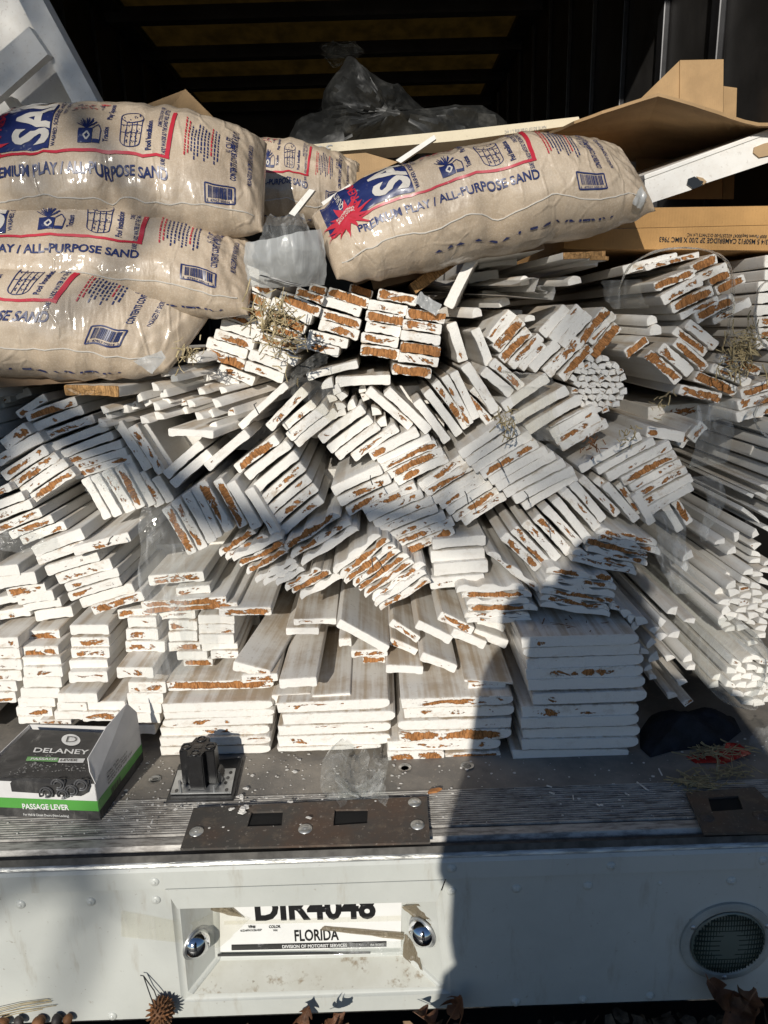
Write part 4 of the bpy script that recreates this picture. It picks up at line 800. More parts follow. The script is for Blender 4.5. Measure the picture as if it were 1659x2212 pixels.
    A.part = 'playground_picture'
    for k in range(30):
        u, v = rg.uniform(-.14, -.03), rg.uniform(.40, .48); line('red_ink' if k % 3 else 'navy_ink', [(u, v), (u+rg.uniform(-.02, .02), v+rg.uniform(-.02, .02))], .006)
    word('navy_ink', 'Play Spaces', -.006, .30, .18, .038, 90, .03)
    A.part = 'directions_lettering'
    word('navy_ink', 'DIRECTIONS FOR USE:', .158, .26, .22, .028, 90, .015); word('navy_ink', 'BE SURE TO ADD WATER SO THE SAND WILL SETTLE', .176, -.06, .52, .032, 90, .02)
    A.part = 'warning_lettering'
    for k in range(11):
        u = .235+k*.0105; v = .06+(k % 3)*.03; v1 = .40-(k % 4)*.02
        while v < v1:
            d = rg.uniform(.012, .035); rect('red_ink' if k in (0, 1, 8) else 'navy_ink', u, v, u+.0042, min(v+d, v1)); v += d+.008
    A.part = 'contents_lettering'
    word('navy_ink', '\u00bd CU. FT.', .385, .20, .16, .045, 90, .02); word('navy_ink', 'CONTENTS COVER APPROX. 4 SQ. FT.', .402, -.04, .50, .042, 90, .03); word('navy_ink', 'PACKAGED BY SHORT MOUNTAIN SILICA', .450, -.02, .42, .030, 90, .02)
    A.part = 'barcode'
    line('navy_ink', [(.305, -.095), (.400, -.095), (.400, -.215), (.305, -.215), (.305, -.095), (.31, -.095)], .010)
    u = .315
    while u < .388: d = rg.choice((.0014, .0014, .003, .0045)); rect('navy_ink', u, -.185, u+d, -.108); u += d+rg.choice((.0016, .0016, .003))
    word('navy_ink', '6  47957 00014  3', .310, -.208, .085, .016, 0, .01)
    A.part = 'spanish_lettering'
    word('navy_ink', 'ARENA DE TODO USO', .42, -.36, .62, .075, 180, .03); rect('red_ink', -.5, -.475, .40, -.460)
    out = {}
    for k, b in list(A.items()):
        for _ in range(7):
            es = [e for e in b.edges if math.hypot((e.verts[0].co.x-e.verts[1].co.x)*.55, (e.verts[0].co.y-e.verts[1].co.y)*.26) > .012]
            if not es: break
            bmesh.ops.triangulate(b, faces=[f for f in b.faces if len(f.verts) > 4]); es = [e for e in b.edges if math.hypot((e.verts[0].co.x-e.verts[1].co.x)*.55, (e.verts[0].co.y-e.verts[1].co.y)*.26) > .012]
            bmesh.ops.subdivide_edges(b, edges=es, cuts=1)
        bmesh.ops.triangulate(b, faces=[f for f in b.faces if len(f.verts) > 4])
        b.verts.index_update(); out[k] = ([tuple(v.co) for v in b.verts], [tuple(v.index for v in f.verts) for f in b.faces]); b.free()
    return out
ART = print_art()
def sand_bag(pl, pr, Y, W, H, tilt, label, dYr=0.0, sag=(0, 0), dents=(), seed=0, u_range=(-.5, .5), art=True, endr=2.6, ear=.0, shear=0.0, voff=-.26):
    A, B = at(*pl, Y), at(*pr, Y+dYr); O = (A+B)/2; ex = B-A; L = ex.length; ex.normalize()
    ez = V((0, -math.cos(R(tilt)), math.sin(R(tilt)))); ez = (ez-ex*ez.dot(ex)).normalized(); ey = ez.cross(ex)
    def surf(u, v, side=1):
        """u, v in -1..1"""
        au, av = min(1, abs(u)), min(1, abs(v))
        wv = W/2*(1-.22*au**4*(1-ear)+.0)
        h = H*(1-au**endr)**.5*(1-av**2.3)**.5
        if side > 0:
            h *= 1+.16*noise.noise(V((u*1.7+seed, v*1.2, seed)))+.05*noise.noise(V((u*5, v*4, seed+4)))
            wr = noise.noise(V((u*26+v*4, v*5+seed, 3.3)))*(.25+2.2*sm(.62, .98, au))+.5*noise.noise(V((u*9+seed, v*26, 7.1)))*(.4+sm(.5, 1, av))
            h += .0026*wr*min(1, (1-au)*14)*min(1, (1-av)*10)
            for du, dv, ru, rv, dep in dents: h -= dep*math.exp(-((u-du)/ru)**2-((v-dv)/rv)**2)
        x = u*L/2+shear*v; y = v*wv+sag[0]*u*u; z = side*h+sag[1]*u*u
        y += .006*noise.noise(V((u*4, seed, 1)))+.004*noise.noise(V((u*13, seed, 2)))
        return V((x, y, z))
    nu, nv = 110, 60; bm = bmesh.new(); gr = {}
    for side in (1, -1):
        for i in range(nu+1):
            for j in range(nv+1):
                if side < 0 and (i in (0, nu) or j in (0, nv)): gr[-1, i, j] = gr[1, i, j]; continue
                u = math.sin((i/nu-.5)*math.pi); v = math.sin((j/nv-.5)*math.pi); u = .5*u+.5*(2*i/nu-1); v = .6*v+.4*(2*j/nv-1)
                gr[side, i, j] = bm.verts.new(surf(u, v, side))
        for i in range(nu):
            for j in range(nv):
                q = (gr[side, i, j], gr[side, i+1, j], gr[side, i+1, j+1], gr[side, i, j+1]); bm.faces.new(q if side > 0 else q[::-1])
    mw = frame(O, ex, ey, ez); bag = obj('sand_bag', bm, 'bag', smooth=1.4, mw=mw); tag(bag, label, 'sand bag', 'sand bags in clear printed film')
    if art:
        for (part, ink), (vs, fs) in ART.items():
            ov = []
            for a, b, z in vs:
                u = -1+2*(a-u_range[0])/(u_range[1]-u_range[0]); v = 2*b+voff; u = max(-.992, min(.992, u)); v = max(-.985, min(.985, v)); e = .004
                p = surf(u, v); n = (surf(min(.995, u+e), v)-surf(u-e, v)).cross(surf(u, min(.99, v+e))-surf(u, v-e)).normalized(); ov.append(p+n*(.0011+z))
            ok = [abs(-1+2*(a-u_range[0])/(u_range[1]-u_range[0])) < .985 for a, b, z in vs]; fs = [f for f in fs if all(ok[i] for i in f)]; used = sorted({i for f in fs for i in f}); ix = {q: k for k, q in enumerate(used)}; ov = [ov[q] for q in used]; fs = [tuple(ix[i] for i in f) for f in fs]
            if not fs: continue
            obj(part, (ov, [], fs), ink, bag, smooth=1.4, mw=mw)
    pts = []
    for k in range(60):
        u = -.94+1.88*k/59; v = -.80+.025*math.sin(k*.4+seed); p = surf(u, v); pts.append(p+V((0, 0, .0004)))
    bm = bmesh.new(); tube(bm, pts, .0011, 5); obj('film_seam', bm, 'pale_ink', bag, smooth=1, mw=mw)
    return bag
sand_bag((-75, 362), (572, 382), 1.27, .225, .082, 30, 'topmost sand bag on the left, big navy and red print facing out', dYr=.02, sag=(-.012, -.01), dents=((.05, -.75, .06, .35, .02),), seed=1, u_range=(-.56, .49), voff=-.32)
sand_bag((-180, 542), (545, 570), 1.235, .185, .070, 38, 'flattened sand bag sandwiched between the other two on the left', dYr=.0, sag=(-.02, -.015), seed=2, u_range=(-.53, .49))
sand_bag((-300, 662), (432, 690), 1.20, .215, .075, 30, 'lowest sand bag on the left, resting on brown and white planks', dYr=.0, sag=(-.008, -.01), seed=3, endr=2.2, shear=.045, u_range=(-.49, .55))
sand_bag((694, 512), (1374, 366), 1.22, .165, .085, 34, 'sand bag lying tilted alone on the right, red starburst showing', dYr=.02, sag=(-.014, -.01), dents=((.0, -.85, .08, .3, .02),), seed=4, shear=-.01, u_range=(-.53, .58))
sand_bag((330, 385), (775, 400), 1.50, .16, .065, 24, 'half hidden sand bag behind the topmost left one', seed=5, u_range=(-.9, .52), sag=(-.01, -.01))
def bag_corner(bag, corners, seed):
    bm = bmesh.new(); sheet(bm, corners, 10, .004, 30, seed); obj('film_corner', bm, 'milky_film', bag, smooth=3)
bags = [o for o in bpy.data.objects if o.name.startswith('sand_bag')]
bag_corner(bags[2], [at(*F('T3', 790, 715), 1.10), at(*F('T3', 960, 650), 1.12), at(*F('T3', 985, 690), 1.11), at(*F('T3', 905, 790), 1.095)], 3)
bag_corner(bags[3], [at(1385, 400, 1.18), at(1398, 425, 1.18), at(1385, 452, 1.18), at(1365, 440, 1.17)], 6)
# loose end of clear bag film beside the right bag
def film_piece(name, corners, label, mat='milky_film', n=18, amp=.008, freq=50, seed=1, cat='plastic film', th=.0):
    bm = bmesh.new(); sheet(bm, corners, n, amp, freq, seed); return tag(obj(name, bm, mat, smooth=3), label, cat)
film_piece('plastic_film', [at(545, 555, 1.19), at(698, 560, 1.18), at(655, 462, 1.26), at(585, 462, 1.26)], 'clear crumpled pouch of film between two sand bags', 'clear_film', amp=.014, freq=30, seed=5)
# ------------------------------------------------------------------ cartons, door slabs, sticks
def prism(name, pts_px, Y, thick, mat, label, cat, dvec=None, off=0.0, bevel=.0):
    P_ = [at(*p[:2], Y if len(p) < 3 else p[2]) for p in pts_px]; bm = bmesh.new(); n = (P_[1]-P_[0]).cross(P_[2]-P_[0]).normalized()
    if n.y > 0: n = -n
    A = [bm.verts.new(p) for p in P_]; d = V(dvec)*thick if dvec else -n*thick; B = [bm.verts.new(p+d) for p in P_]
    bm.faces.new(A); bm.faces.new(B[::-1])
    for i in range(len(A)): j = (i+1) % len(A); bm.faces.new((A[j], A[i], B[i], B[j]))
    bmesh.ops.recalc_face_normals(bm, faces=bm.faces[:])
    if bevel: bmesh.ops.bevel(bm, geom=bm.edges[:], offset=bevel, segments=2, affect='EDGES')
    o = obj(name, bm, mat); tag(o, label, cat); return o
# long flat carton on the right with upside-down printing
cart = empty('flat_carton', at(1450, 500, 1.33), 'long flat tan carton with upside-down printing, right of the right sand bag', 'carton')
def part_prism(name, pts, Y, thick, mat, parent, dvec=None, label=None):
    o = prism(name, pts, Y, thick, mat, None, None, dvec); o.parent = parent; o.matrix_parent_inverse = parent.matrix_world.inverted()
    if label: o['label'] = label
    return o
part_prism('carton_side', [(1218, 497), (1860, 482), (1860, 543), (1218, 537)], 1.33, .9, 'orange_carton', cart, (0, 1, 0))
part_prism('carton_flap', [(1330, 450), (1860, 442), (1860, 481), (1225, 496)], 1.332, .006, 'orange_carton', cart, (0, 1, .2))
bm = bmesh.new(); e = V((0, -.0015, 0))
words(bm, '7-3/4 5 M50F12 CAMBRIDGE 2P 2/00 X BMC 7963', at(1668, 518, 1.33)+e, at(1424, 512, 1.33)+e, V((0, 0, -1)), .0085, bold=.02)
words(bm, '000F Parent Seq:00047 6322575-00 O:274473 L:4 HC', at(1656, 508, 1.33)+e, at(1484, 504, 1.33)+e, V((0, 0, -1)), .0055, bold=.01)
obj('carton_lettering', bm, 'black_ink', cart)
# white door slab edge with a gouge
slabo = prism('door_slab', [(1392, 378), (1760, 243), (1760, 318), (1524, 396), (1508, 404), (1490, 411), (1396, 442)], 1.40, .6, 'white_side', 'white moulded door slab with a gouged edge, above the long flat carton', 'door', (.1, 1, .12), bevel=.0)
bm = bmesh.new()
pp = [(1498, 408), (1484, 398), (1487, 386), (1500, 381), (1512, 389), (1520, 392), (1514, 402)]
slab(bm, [at(*p, 1.396) for p in pp][::-1], .002); g_ = obj('gouge', bm, 'black_ink', slabo)
bm = bmesh.new(); slab(bm, [at(*p, 1.397) for p in [(1505, 381), (1518, 384), (1527, 392), (1520, 399), (1512, 391)]][::-1], .003); obj('torn_fibre', bm, 'pine_side', slabo)
bm = bmesh.new(); slab(bm, [at(*p, 1.396) for p in [(1630, 318), (1650, 310), (1690, 300), (1690, 330), (1640, 340), (1628, 330)]][::-1], .004); obj('torn_corner', bm, 'pine_side', slabo)
bm = bmesh.new(); slab(bm, [at(*p, 1.398) for p in [(1392, 380), (1760, 245), (1760, 252), (1393, 387)]][::-1], .004); obj('slab_groove', bm, 'white_side', slabo)
# open cardboard sheet over it
bm = bmesh.new(); top_ = [(1240, 262, 1.46), (1300, 238, 1.42), (1420, 205, 1.38), (1520, 236, 1.37), (1640, 262, 1.37), (1760, 268, 1.37)]; bot_ = [(1150, 300, 1.9), (1260, 325, 1.95), (1380, 345, 1.98), (1500, 350, 2.0), (1640, 345, 2.0), (1760, 340, 2.0)]
tv = [bm.verts.new(at(*p)) for p in top_]; bv = [bm.verts.new(at(*p)) for p in bot_]
for i in range(5): bm.faces.new((tv[i], tv[i+1], bv[i+1], bv[i]))
bmesh.ops.subdivide_edges(bm, edges=bm.edges[:], cuts=3, use_grid_fill=True)
for v in bm.verts: v.co.z += .006*noise.noise(v.co*9); v.co.y += .01*noise.noise(v.co*7)
bmesh.ops.recalc_face_normals(bm, faces=bm.faces[:]); bmesh.ops.solidify(bm, geom=bm.faces[:], thickness=.005)
tag(obj('cardboard_sheet', bm, 'cardboard'), 'bent cardboard sheet arching behind the right sand bag', 'cardboard')
# upright open box at upper right
ub = empty('cardboard_box', at(1500, 240, 1.95), 'upright tan cardboard box with open top at upper right', 'carton')
part_prism('box_front', [(1469, 130), (1563, 128), (1560, 430), (1466, 430)], 1.92, .004, 'cardboard', ub, (0, 1, 0))
part_prism('box_left', [(1469, 130), (1466, 430), (1375, 430), (1375, 222)], 1.925, .004, 'cardboard', ub, (0, 1, 0))
part_prism('box_back', [(1563, 186), (1592, 190), (1585, 430), (1562, 430)], 1.96, .004, 'cardboard', ub, (0, 1, 0))
# long cream door edge marked 30
sl2 = prism('door_slab', [(652, 314), (1000, 280), (1250, 252), (1255, 268), (1000, 303), (650, 334)], 1.72, .8, 'pine_cream' if 'pine_cream' in M else 'white_side', 'long cream door edge pencilled 30, running behind the right sand bag', 'door', (.05, 1, .05))
bm = bmesh.new(); words(bm, '30', at(718, 312, 1.718), at(682, 316, 1.718), V((0, 0, -1)), .016, bold=.0); words(bm, 'NAT0 3G157 O:281806 L:1 HC', at(1180, 271, 1.718), at(1090, 282, 1.718), V((0, 0, -1)), .006, bold=0); obj('pencil_marks', bm, 'grey_ink', sl2)
prism('torn_cardboard', [(770, 372), (900, 352), (1010, 318), (1060, 300), (1000, 322), (890, 372), (770, 396)], 1.46, .005, 'cardboard', 'torn cardboard strip lying behind the right sand bag', 'cardboard', (0, 1, .1))
prism('torn_cardboard', [(655, 340), (790, 330), (860, 350), (760, 395), (690, 372)], 1.62, .005, 'cardboard', 'brown cardboard panel below the cream door edge', 'cardboard', (0, 1, -.05))
for pts, lb in ((((855, 346), (938, 291), (942, 300), (866, 352)), 'thin white stick lying on the torn cardboard'), (((624, 461), (668, 408), (680, 411), (636, 467)), 'thin white stick between the two rear bags and film'), (((694, 437), (756, 397), (760, 404), (700, 446)), 'thin white stick touching the corner of the right bag')):
    prism('stick', pts, 1.30 if pts[0][0] < 800 else 1.44, .012, 'white_side', lb, 'stick', (.1, 1, 0))
# half-open carton behind the left bags
lb_ = empty('cardboard_box', at(390, 230, 1.9), 'half open cardboard box behind the topmost left sand bag', 'carton')
part_prism('box_flap', [(300, 232), (398, 194), (362, 240), (362, 440), (300, 440)], 1.95, .004, 'cardboard', lb_, (0, 1, 0))
part_prism('box_front', [(362, 240), (400, 192), (470, 262), (470, 440), (362, 440)], 1.90, .004, 'cardboard', lb_, (0, 1, 0))
part_prism('yellow_label', [(385, 244), (392, 234), (408, 246)], 1.885, .001, 'yellow_card', lb_, (0, 1, 0))
# white frame leaning at upper left
fr = empty('white_frame', at(60, 120, 1.6), 'white wooden frame with a cross rail leaning at upper left', 'frame')
part_prism('long_rail', [(20, -40), (60, -60), (352, 480), (300, 500)], 1.62, .03, 'white_side', fr, (.2, 1, 0))
part_prism('inner_panel', [(-140, -100), (30, -40), (300, 480), (0, 500), (-120, 60)], 1.70, .02, 'white_side', fr, (.2, 1, 0))
part_prism('cross_rail', [(-90, 190), (62, 57), (103, 117), (-60, 262)], 1.60, .018, 'white_side', fr, (.2, 1, 0))
part_prism('thin_rail', [(8, 215), (24, 208), (60, 255), (40, 262)], 1.66, .02, 'white_side', fr, (.2, 1, 0))
# black crumpled plastic heap
def crumple(name, outline, Y, depth, mat, label, cat, seed=0, amp=.03):
    bm = bmesh.new(); N = 40; P_ = [at(*p, Y) for p in outline]; c = sum(P_, V())/len(P_); tot = []
    per = []
    for i in range(len(P_)):
        a, b = P_[i], P_[(i+1) % len(P_)]
        for k in range(5): per.append(a+(b-a)*k/5)
    rings = []
    for r in range(15):
        t = r/14; ring = []
        for p in per:
            q = c+(p-c)*t; dd = depth*math.sqrt(max(0, 1-t*t)); nn = noise.noise(q*8+V((seed, 0, 0))); n2 = abs(noise.noise(q*13+V((0, seed, 0)))); n3 = abs(noise.noise(q*60+V((seed, seed, 0))))
            ring.append(q+V((0, -dd*.8+amp*1.2*nn+amp*1.3*n2-amp*.45*n3, amp*.4*nn*(t < .98))))
        rings.append(ring)
    for side in (1, -1):
        vv = [[bm.verts.new(V((p.x, Y+(p.y-Y)*side+(.0 if side > 0 else .02), p.z))) for p in ring] for ring in rings[1:]]
        for a, b in zip(vv, vv[1:]):
            for k in range(len(a)): bm.faces.new((a[k], a[(k+1) % len(a)], b[(k+1) % len(a)], b[k]))
        bm.faces.new(vv[0])
    return tag(obj(name, bm, mat, smooth=.7), label, cat)
crumple('rubbish_bag', [(612, 318), (640, 262), (690, 240), (700, 205), (735, 160), (749, 118), (775, 145), (800, 165), (860, 190), (905, 225), (950, 262), (1000, 258), (1050, 240), (1095, 262), (1110, 330), (1080, 420), (900, 440), (700, 440), (630, 400)], 1.95, .16, 'black_film', 'crumpled translucent black plastic heap behind the cream door edge', 'plastic bag', 3, .05)
crumple('plastic_scrap', [(690, 105), (720, 92), (770, 95), (788, 110), (760, 125), (715, 128)], 3.6, .05, 'clear_film', 'shiny clear plastic scrap hanging in the dark truck', 'plastic film', 9, .06)
# ------------------------------------------------------------------ carton with the lever set
zf = ZF+.0022
b0 = onz(*F('Z6', 938, 1014), zf); b1 = onz(*F('Z6', -160, 968), zf); b2 = onz(*F('Z6', 1300, 500), zf)
bx = (b1-b0); bl = bx.length; bx.normalize(); by = (b2-b0); by = (by-bx*by.dot(bx)); by.normalize(); bd = .155; HB = .062; bz = V((0, 0, 1))
bl = (b1-b0).length*1.04
lever = empty('lever_carton', b0+bx*bl/2+by*bd/2, 'black, white and green lever-set carton with its lid torn open', 'carton')
BP = lambda a, b, c: b0+bx*a+by*b+bz*c
def quad_part(name, pts, mat, parent=lever, th=.0014, mats=None, nrm=None):
    bm = bmesh.new(); slab(bm, pts, th, nrm); return obj(name, bm, mat, parent)
N_f, N_r = -by, -bx
quad_part('front_panel', [BP(0, 0, 0), BP(0, 0, HB), BP(bl, 0, HB), BP(bl, 0, 0)], 'white_card', nrm=N_f)
quad_part('side_panel', [BP(0, 0, 0), BP(0, bd, 0), BP(0, bd, HB), BP(0, 0, HB)], 'white_card', nrm=N_r)
quad_part('back_panel', [BP(0, bd, 0), BP(bl, bd, 0), BP(bl, bd, HB), BP(0, bd, HB)], 'white_card', nrm=by)
quad_part('base_panel', [BP(0, 0, .0015), BP(bl, 0, .0015), BP(bl, bd, .0015), BP(0, bd, .0015)], 'white_card', nrm=bz)
quad_part('left_panel', [BP(bl, 0, 0), BP(bl, 0, HB), BP(bl, bd, HB), BP(bl, bd, 0)], 'white_card', nrm=bx)
e1 = lambda p, k=1: p-by*.0006*k
bm = bmesh.new(); slab(bm, [e1(BP(0, 0, .0155)), e1(BP(bl, 0, .0155)), e1(BP(bl, 0, .033)), e1(BP(0, 0, .033))], .0004, N_f); slab(bm, [BP(0, .001, .0155)-bx*.0006, BP(0, bd-.001, .0155)-bx*.0006, BP(0, bd-.001, .030)-bx*.0006, BP(0, .001, .033)-bx*.0006], .0004, N_r); obj('green_band', bm, 'green_ink', lever)
bm = bmesh.new(); slab(bm, [e1(BP(0, 0, 0)), e1(BP(bl, 0, 0)), e1(BP(bl, 0, .0153)), e1(BP(0, 0, .0153))], .0004, N_f); slab(bm, [BP(0, .001, 0)-bx*.0006, BP(0, bd-.001, 0)-bx*.0006, BP(0, bd-.001, .0153)-bx*.0006, BP(0, .001, .0153)-bx*.0006], .0004, N_r); obj('dark_band', bm, 'dusty_card', lever)
def fz(x, y, yy=0): # photo point on the front panel
    d = ray(*F('Z6', x, y)); t = (b0-CAM_POS).dot(by)/d.dot(by); return CAM_POS+d*t-by*yy
def lz(x, y, z): d = ray(*F('Z6', x, y)); return CAM_POS+d*((z-CAM_POS.z)/d.z)
bm = bmesh.new(); words(bm, 'PASSAGE LEVER', fz(218, 907, .0014), fz(650, 918, .0014), bz, .0098, bold=.03); words(bm, 'For Hall & Closet Doors (Non-Locking)', fz(226, 968, .0014), fz(650, 984, .0014), bz, .0042, bold=.01); obj('front_lettering', bm, 'white_ink', lever)
bm = bmesh.new(); words(bm, 'DELANEY', fz(370, 795, .0012), fz(700, 795, .0012), bz, .017, bold=.03); obj('hidden_lettering', bm, 'black_ink', lever)
# lid with dropped front lip
zl = ZF+.0022+HB+.004
l0, l1, l2, l3 = lz(-200, 600, zl), lz(872, 628, zl), lz(1012, 205, zl), lz(270, 170, zl); l3 = lz(270, 168, zl)
l4 = lz(0, 430, zl)
lid = quad_part('lid', [l0, l1, l2, l3, l4], 'dusty_card', nrm=bz)
lipz = .022
q0, q1 = l0-by*.004, l1-by*.004
bm = bmesh.new(); ll = [V((q1.x, q1.y, zl)), V((q0.x, q0.y, zl)), V((q0.x, q0.y, zl-lipz)), fz(770, 778, .004), fz(830, 745, .004), fz(850, 690, .004)]; slab(bm, ll, .0014, N_f); obj('lid_lip', bm, 'dusty_card', lid)
bm = bmesh.new()
for cx_, cy_, s in ((555, 665, .010), (680, 720, .010), (770, 670, .010), (600, 755, .009), (450, 740, .010)):
    c_ = fz(cx_, cy_, .0052)
    for rr in (s, s*.62): tube(bm, [c_+bx*math.cos(t)*rr+bz*math.sin(t)*rr*.9 for t in [k*math.pi/10 for k in range(17)]], .0011, 4)
obj('lip_pattern', bm, 'dim_grey_ink', lid)
u_l = (lz(640, 250, zl)-lz(640, 400, zl)).normalized(); ez_ = V((0, 0, .0008))
bm = bmesh.new(); words(bm, 'DELANEY', lz(308, 386, zl)+ez_, lz(838, 408, zl)+ez_, u_l, .0145, bold=.025, shear=.18)
c_ = lz(662, 272, zl)+ez_; lx = (lz(800, 280, zl)-lz(600, 272, zl)).normalized()
def disc(bm, c, a, b, ra, rb, n=36, z=V((0, 0, 0))): bm.faces.new([bm.verts.new(c+a*math.cos(2*math.pi*k/n)*ra+b*math.sin(2*math.pi*k/n)*rb+z) for k in range(n)])
disc(bm, c_, lx, u_l, .0165, .0185)
pl_ = [lz(x, y, zl)+ez_*1.0 for x, y in ((540, 483), (556, 444), (796, 446), (776, 486))]; bm.faces.new([bm.verts.new(p) for p in pl_])
words(bm, 'PASSAGE', lz(285, 464, zl)+ez_*2.2, lz(538, 466, zl)+ez_*2.2, u_l, .0065, bold=.03, shear=.2)
obj('lid_lettering', bm, 'white_ink', lid)
bm = bmesh.new(); words(bm, 'D', c_-lx*.009-u_l*.009+ez_*1.2, c_+lx*.011-u_l*.009+ez_*1.2, u_l, .020, bold=-.01, shear=.15); words(bm, 'LEVER', lz(562, 474, zl)+ez_*2.2, lz(722, 476, zl)+ez_*2.2, u_l, .0065, bold=.03, shear=.2); obj('lid_dark_lettering', bm, 'black_ink', lid)
bm = bmesh.new(); bm.faces.new([bm.verts.new(lz(x, y, zl)+ez_*1.0) for x, y in ((240, 468), (258, 428), (552, 438), (538, 478))]); obj('lid_green_strip', bm, 'green_ink', lid)
rg = random.Random(9); bm = bmesh.new()
for k in range(150):
    s = rg.random(); x = 140+s*330+rg.gauss(0, 26); y = 595-s*190+rg.gauss(0, 12)
    if k > 70: x, y = rg.uniform(300, 850), rg.uniform(500, 575)+rg.gauss(0, 8)
    c = lz(x, y, zl)+ez_*2; r = rg.uniform(.0005, .0018); n = 6; a0 = rg.random()*6; st = rg.uniform(.4, 1)
    bm.faces.new([bm.verts.new(c+lx*math.cos(a0+k2*math.pi/3)*r*rg.uniform(.6, 1.3)+u_l*math.sin(a0+k2*math.pi/3)*r*st*rg.uniform(.6, 1.3)) for k2 in range(n)])
obj('plaster_smears', bm, 'grey_ink', lid)
# raised inner flap on the right side
def rz(x, y, o=0): d = ray(*F('Z6', x, y)); t = (b0-CAM_POS).dot(bx)/d.dot(bx); return CAM_POS+d*t-bx*o
fl = [BP(0, .002, HB), BP(0, bd, HB)-bz*.002, BP(0, bd*.99, HB+.030), BP(.004, bd*.86, HB+.058), BP(.010, bd*.45, HB+.052), BP(.012, .012, HB+.036), BP(.006, .002, HB+.02)]
bm = bmesh.new(); slab(bm, fl, .0012, N_r); bmesh.ops.triangulate(bm, faces=[f for f in bm.faces if len(f.verts) > 4]); obj('raised_flap', bm, 'white_card', lever)
bm = bmesh.new(); e_ = -bx*.0012; lo = lambda b, c: BP(0, b, c)+e_
rows = ['ITEM#: DL200', 'MODEL: SPIRIT-KT-US15', 'FINISH: Satin Nickel', 'BACKSET: 2-3/8" AND 2-3/4"']
for i, s in enumerate(rows): words(bm, s, lo(.034, HB-.008-i*.0055), lo(.034+.085*(len(s)/26), HB-.008-i*.0055), bz, .0036, bold=.02)
x = .040
while x < .072: d = rg.choice((.0008, .0008, .0016, .0022)); bm.faces.new([bm.verts.new(p) for p in (lo(x, .010), lo(x+d, .010), lo(x+d, .026), lo(x, .026))]); x += d+rg.choice((.0009, .0014))
obj('side_lettering', bm, 'black_ink', lever)
# ------------------------------------------------------------------ black latch on its plates
r1 = lambda x, y, z=0.0: onz(*F('R1', x, y), ZF+z)
lat = empty('latch_fitting', r1(1200, 1090, .003), 'black plastic latch block on a drilled steel plate', 'latch')
bm = bmesh.new(); slab(bm, [r1(985, 1212, .006), r1(1385, 1198, .006), r1(1442, 950, .006), r1(1062, 992, .006)], .0045, bz); bmesh.ops.bevel(bm, geom=bm.edges[:], offset=.001, segments=1, affect='EDGES'); obj('base_plate', bm, 'dark_plate', lat)
g0, g1, g2, g3 = r1(1012, 1166, .010), r1(1372, 1160, .010), r1(1400, 1018, .010), r1(1056, 1030, .010)
bm = bmesh.new(); slab(bm, [g0, g1, g2, g3], .0025, bz); gp = obj('steel_plate', bm, 'galvanised', lat)
bm = bmesh.new(); gx = (g1-g0); gy = (g3-g0)
for s, t in ((.09, .1), (.12, .4), (.15, .62), (.18, .85), (.92, .1), (.88, .4), (.9, .62), (.93, .85), (.72, .15), (.78, .5), (.3, .12), (.75, .85)):
    c = g0+gx*s+gy*t+V((0, 0, .0004)); r = .0042 if s < .2 or s > .85 else .0022; n = 12; bm.faces.new([bm.verts.new(c+gx.normalized()*math.cos(2*math.pi*k/n)*r*.7+gy.normalized()*math.sin(2*math.pi*k/n)*r) for k in range(n)])
obj('drilled_holes', bm, 'black_ink', gp)
# block: a plus-shaped tower
c0 = onz(*F('R1', 1180, 1100), ZF+.010); tx = gx.normalized(); ty = (gy-tx*gy.dot(tx)).normalized(); HT = .062; c0 = c0+ty*.006+tx*.004
T_ = lambda a, b, c: c0+tx*a*.88+ty*b*.88+bz*c
out = [(-.014, -.030), (.014, -.030), (.014, -.014), (.032, -.014), (.032, .012), (.014, .012), (.014, .030), (-.014, .030), (-.014, .012), (-.032, .012), (-.032, -.014), (-.014, -.014)]
bm = bmesh.new(); lo_ = [bm.verts.new(T_(a, b, 0)) for a, b in out]; hi = [bm.verts.new(T_(a, b, HT)) for a, b in out]
for i in range(12): j = (i+1) % 12; bm.faces.new((lo_[i], lo_[j], hi[j], hi[i]))
bm.faces.new(hi); bm.faces.new(lo_[::-1]); bmesh.ops.bevel(bm, geom=[e for e in bm.edges], offset=.0016, segments=2, affect='EDGES'); blk = obj('plus_block', bm, 'black_plastic', lat, smooth=.5)
for a, b in ((0, -.022), (0, .022), (-.022, -.001), (.022, -.001)):
    bm = bmesh.new(); N = 20
    for rr, z, m in ((.0082, HT+.0005, 0),): tube(bm, [T_(a+rr*math.cos(2*math.pi*k/N), b+rr*math.sin(2*math.pi*k/N), z) for k in range(N+1)], .0012, 6, False)
    bm.faces.new([bm.verts.new(T_(a+.0045*math.cos(2*math.pi*k/N), b+.0045*math.sin(2*math.pi*k/N), HT+.0006)) for k in range(N)]).material_index = 1
    obj('screw_boss', bm, None, blk, mats=['black_plastic', 'black_ink'], smooth=1)
bm = bmesh.new(); bm.faces.new([bm.verts.new(T_(a, b, HT+.0006)) for a, b in ((-.007, -.008), (.007, -.008), (.007, .008), (-.007, .008))]); obj('square_socket', bm, 'black_ink', blk)
bm = bmesh.new(); ax = [T_(.026, -.014-.001, .004)]; pts = [(.034, .0), (.040, .002), (.042, .012), (.038, .022), (.034, .024)]
A_ = [bm.verts.new(T_(a, -.012, c)) for a, c in pts]; B_ = [bm.verts.new(T_(a, .008, c)) for a, c in pts]; bm.faces.new(A_); bm.faces.new(B_[::-1])
for i in range(5): j = (i+1) % 5; bm.faces.new((A_[i], A_[j], B_[j], B_[i]))
bmesh.ops.recalc_face_normals(bm, faces=bm.faces[:]); obj('side_hook', bm, 'black_plastic', blk)
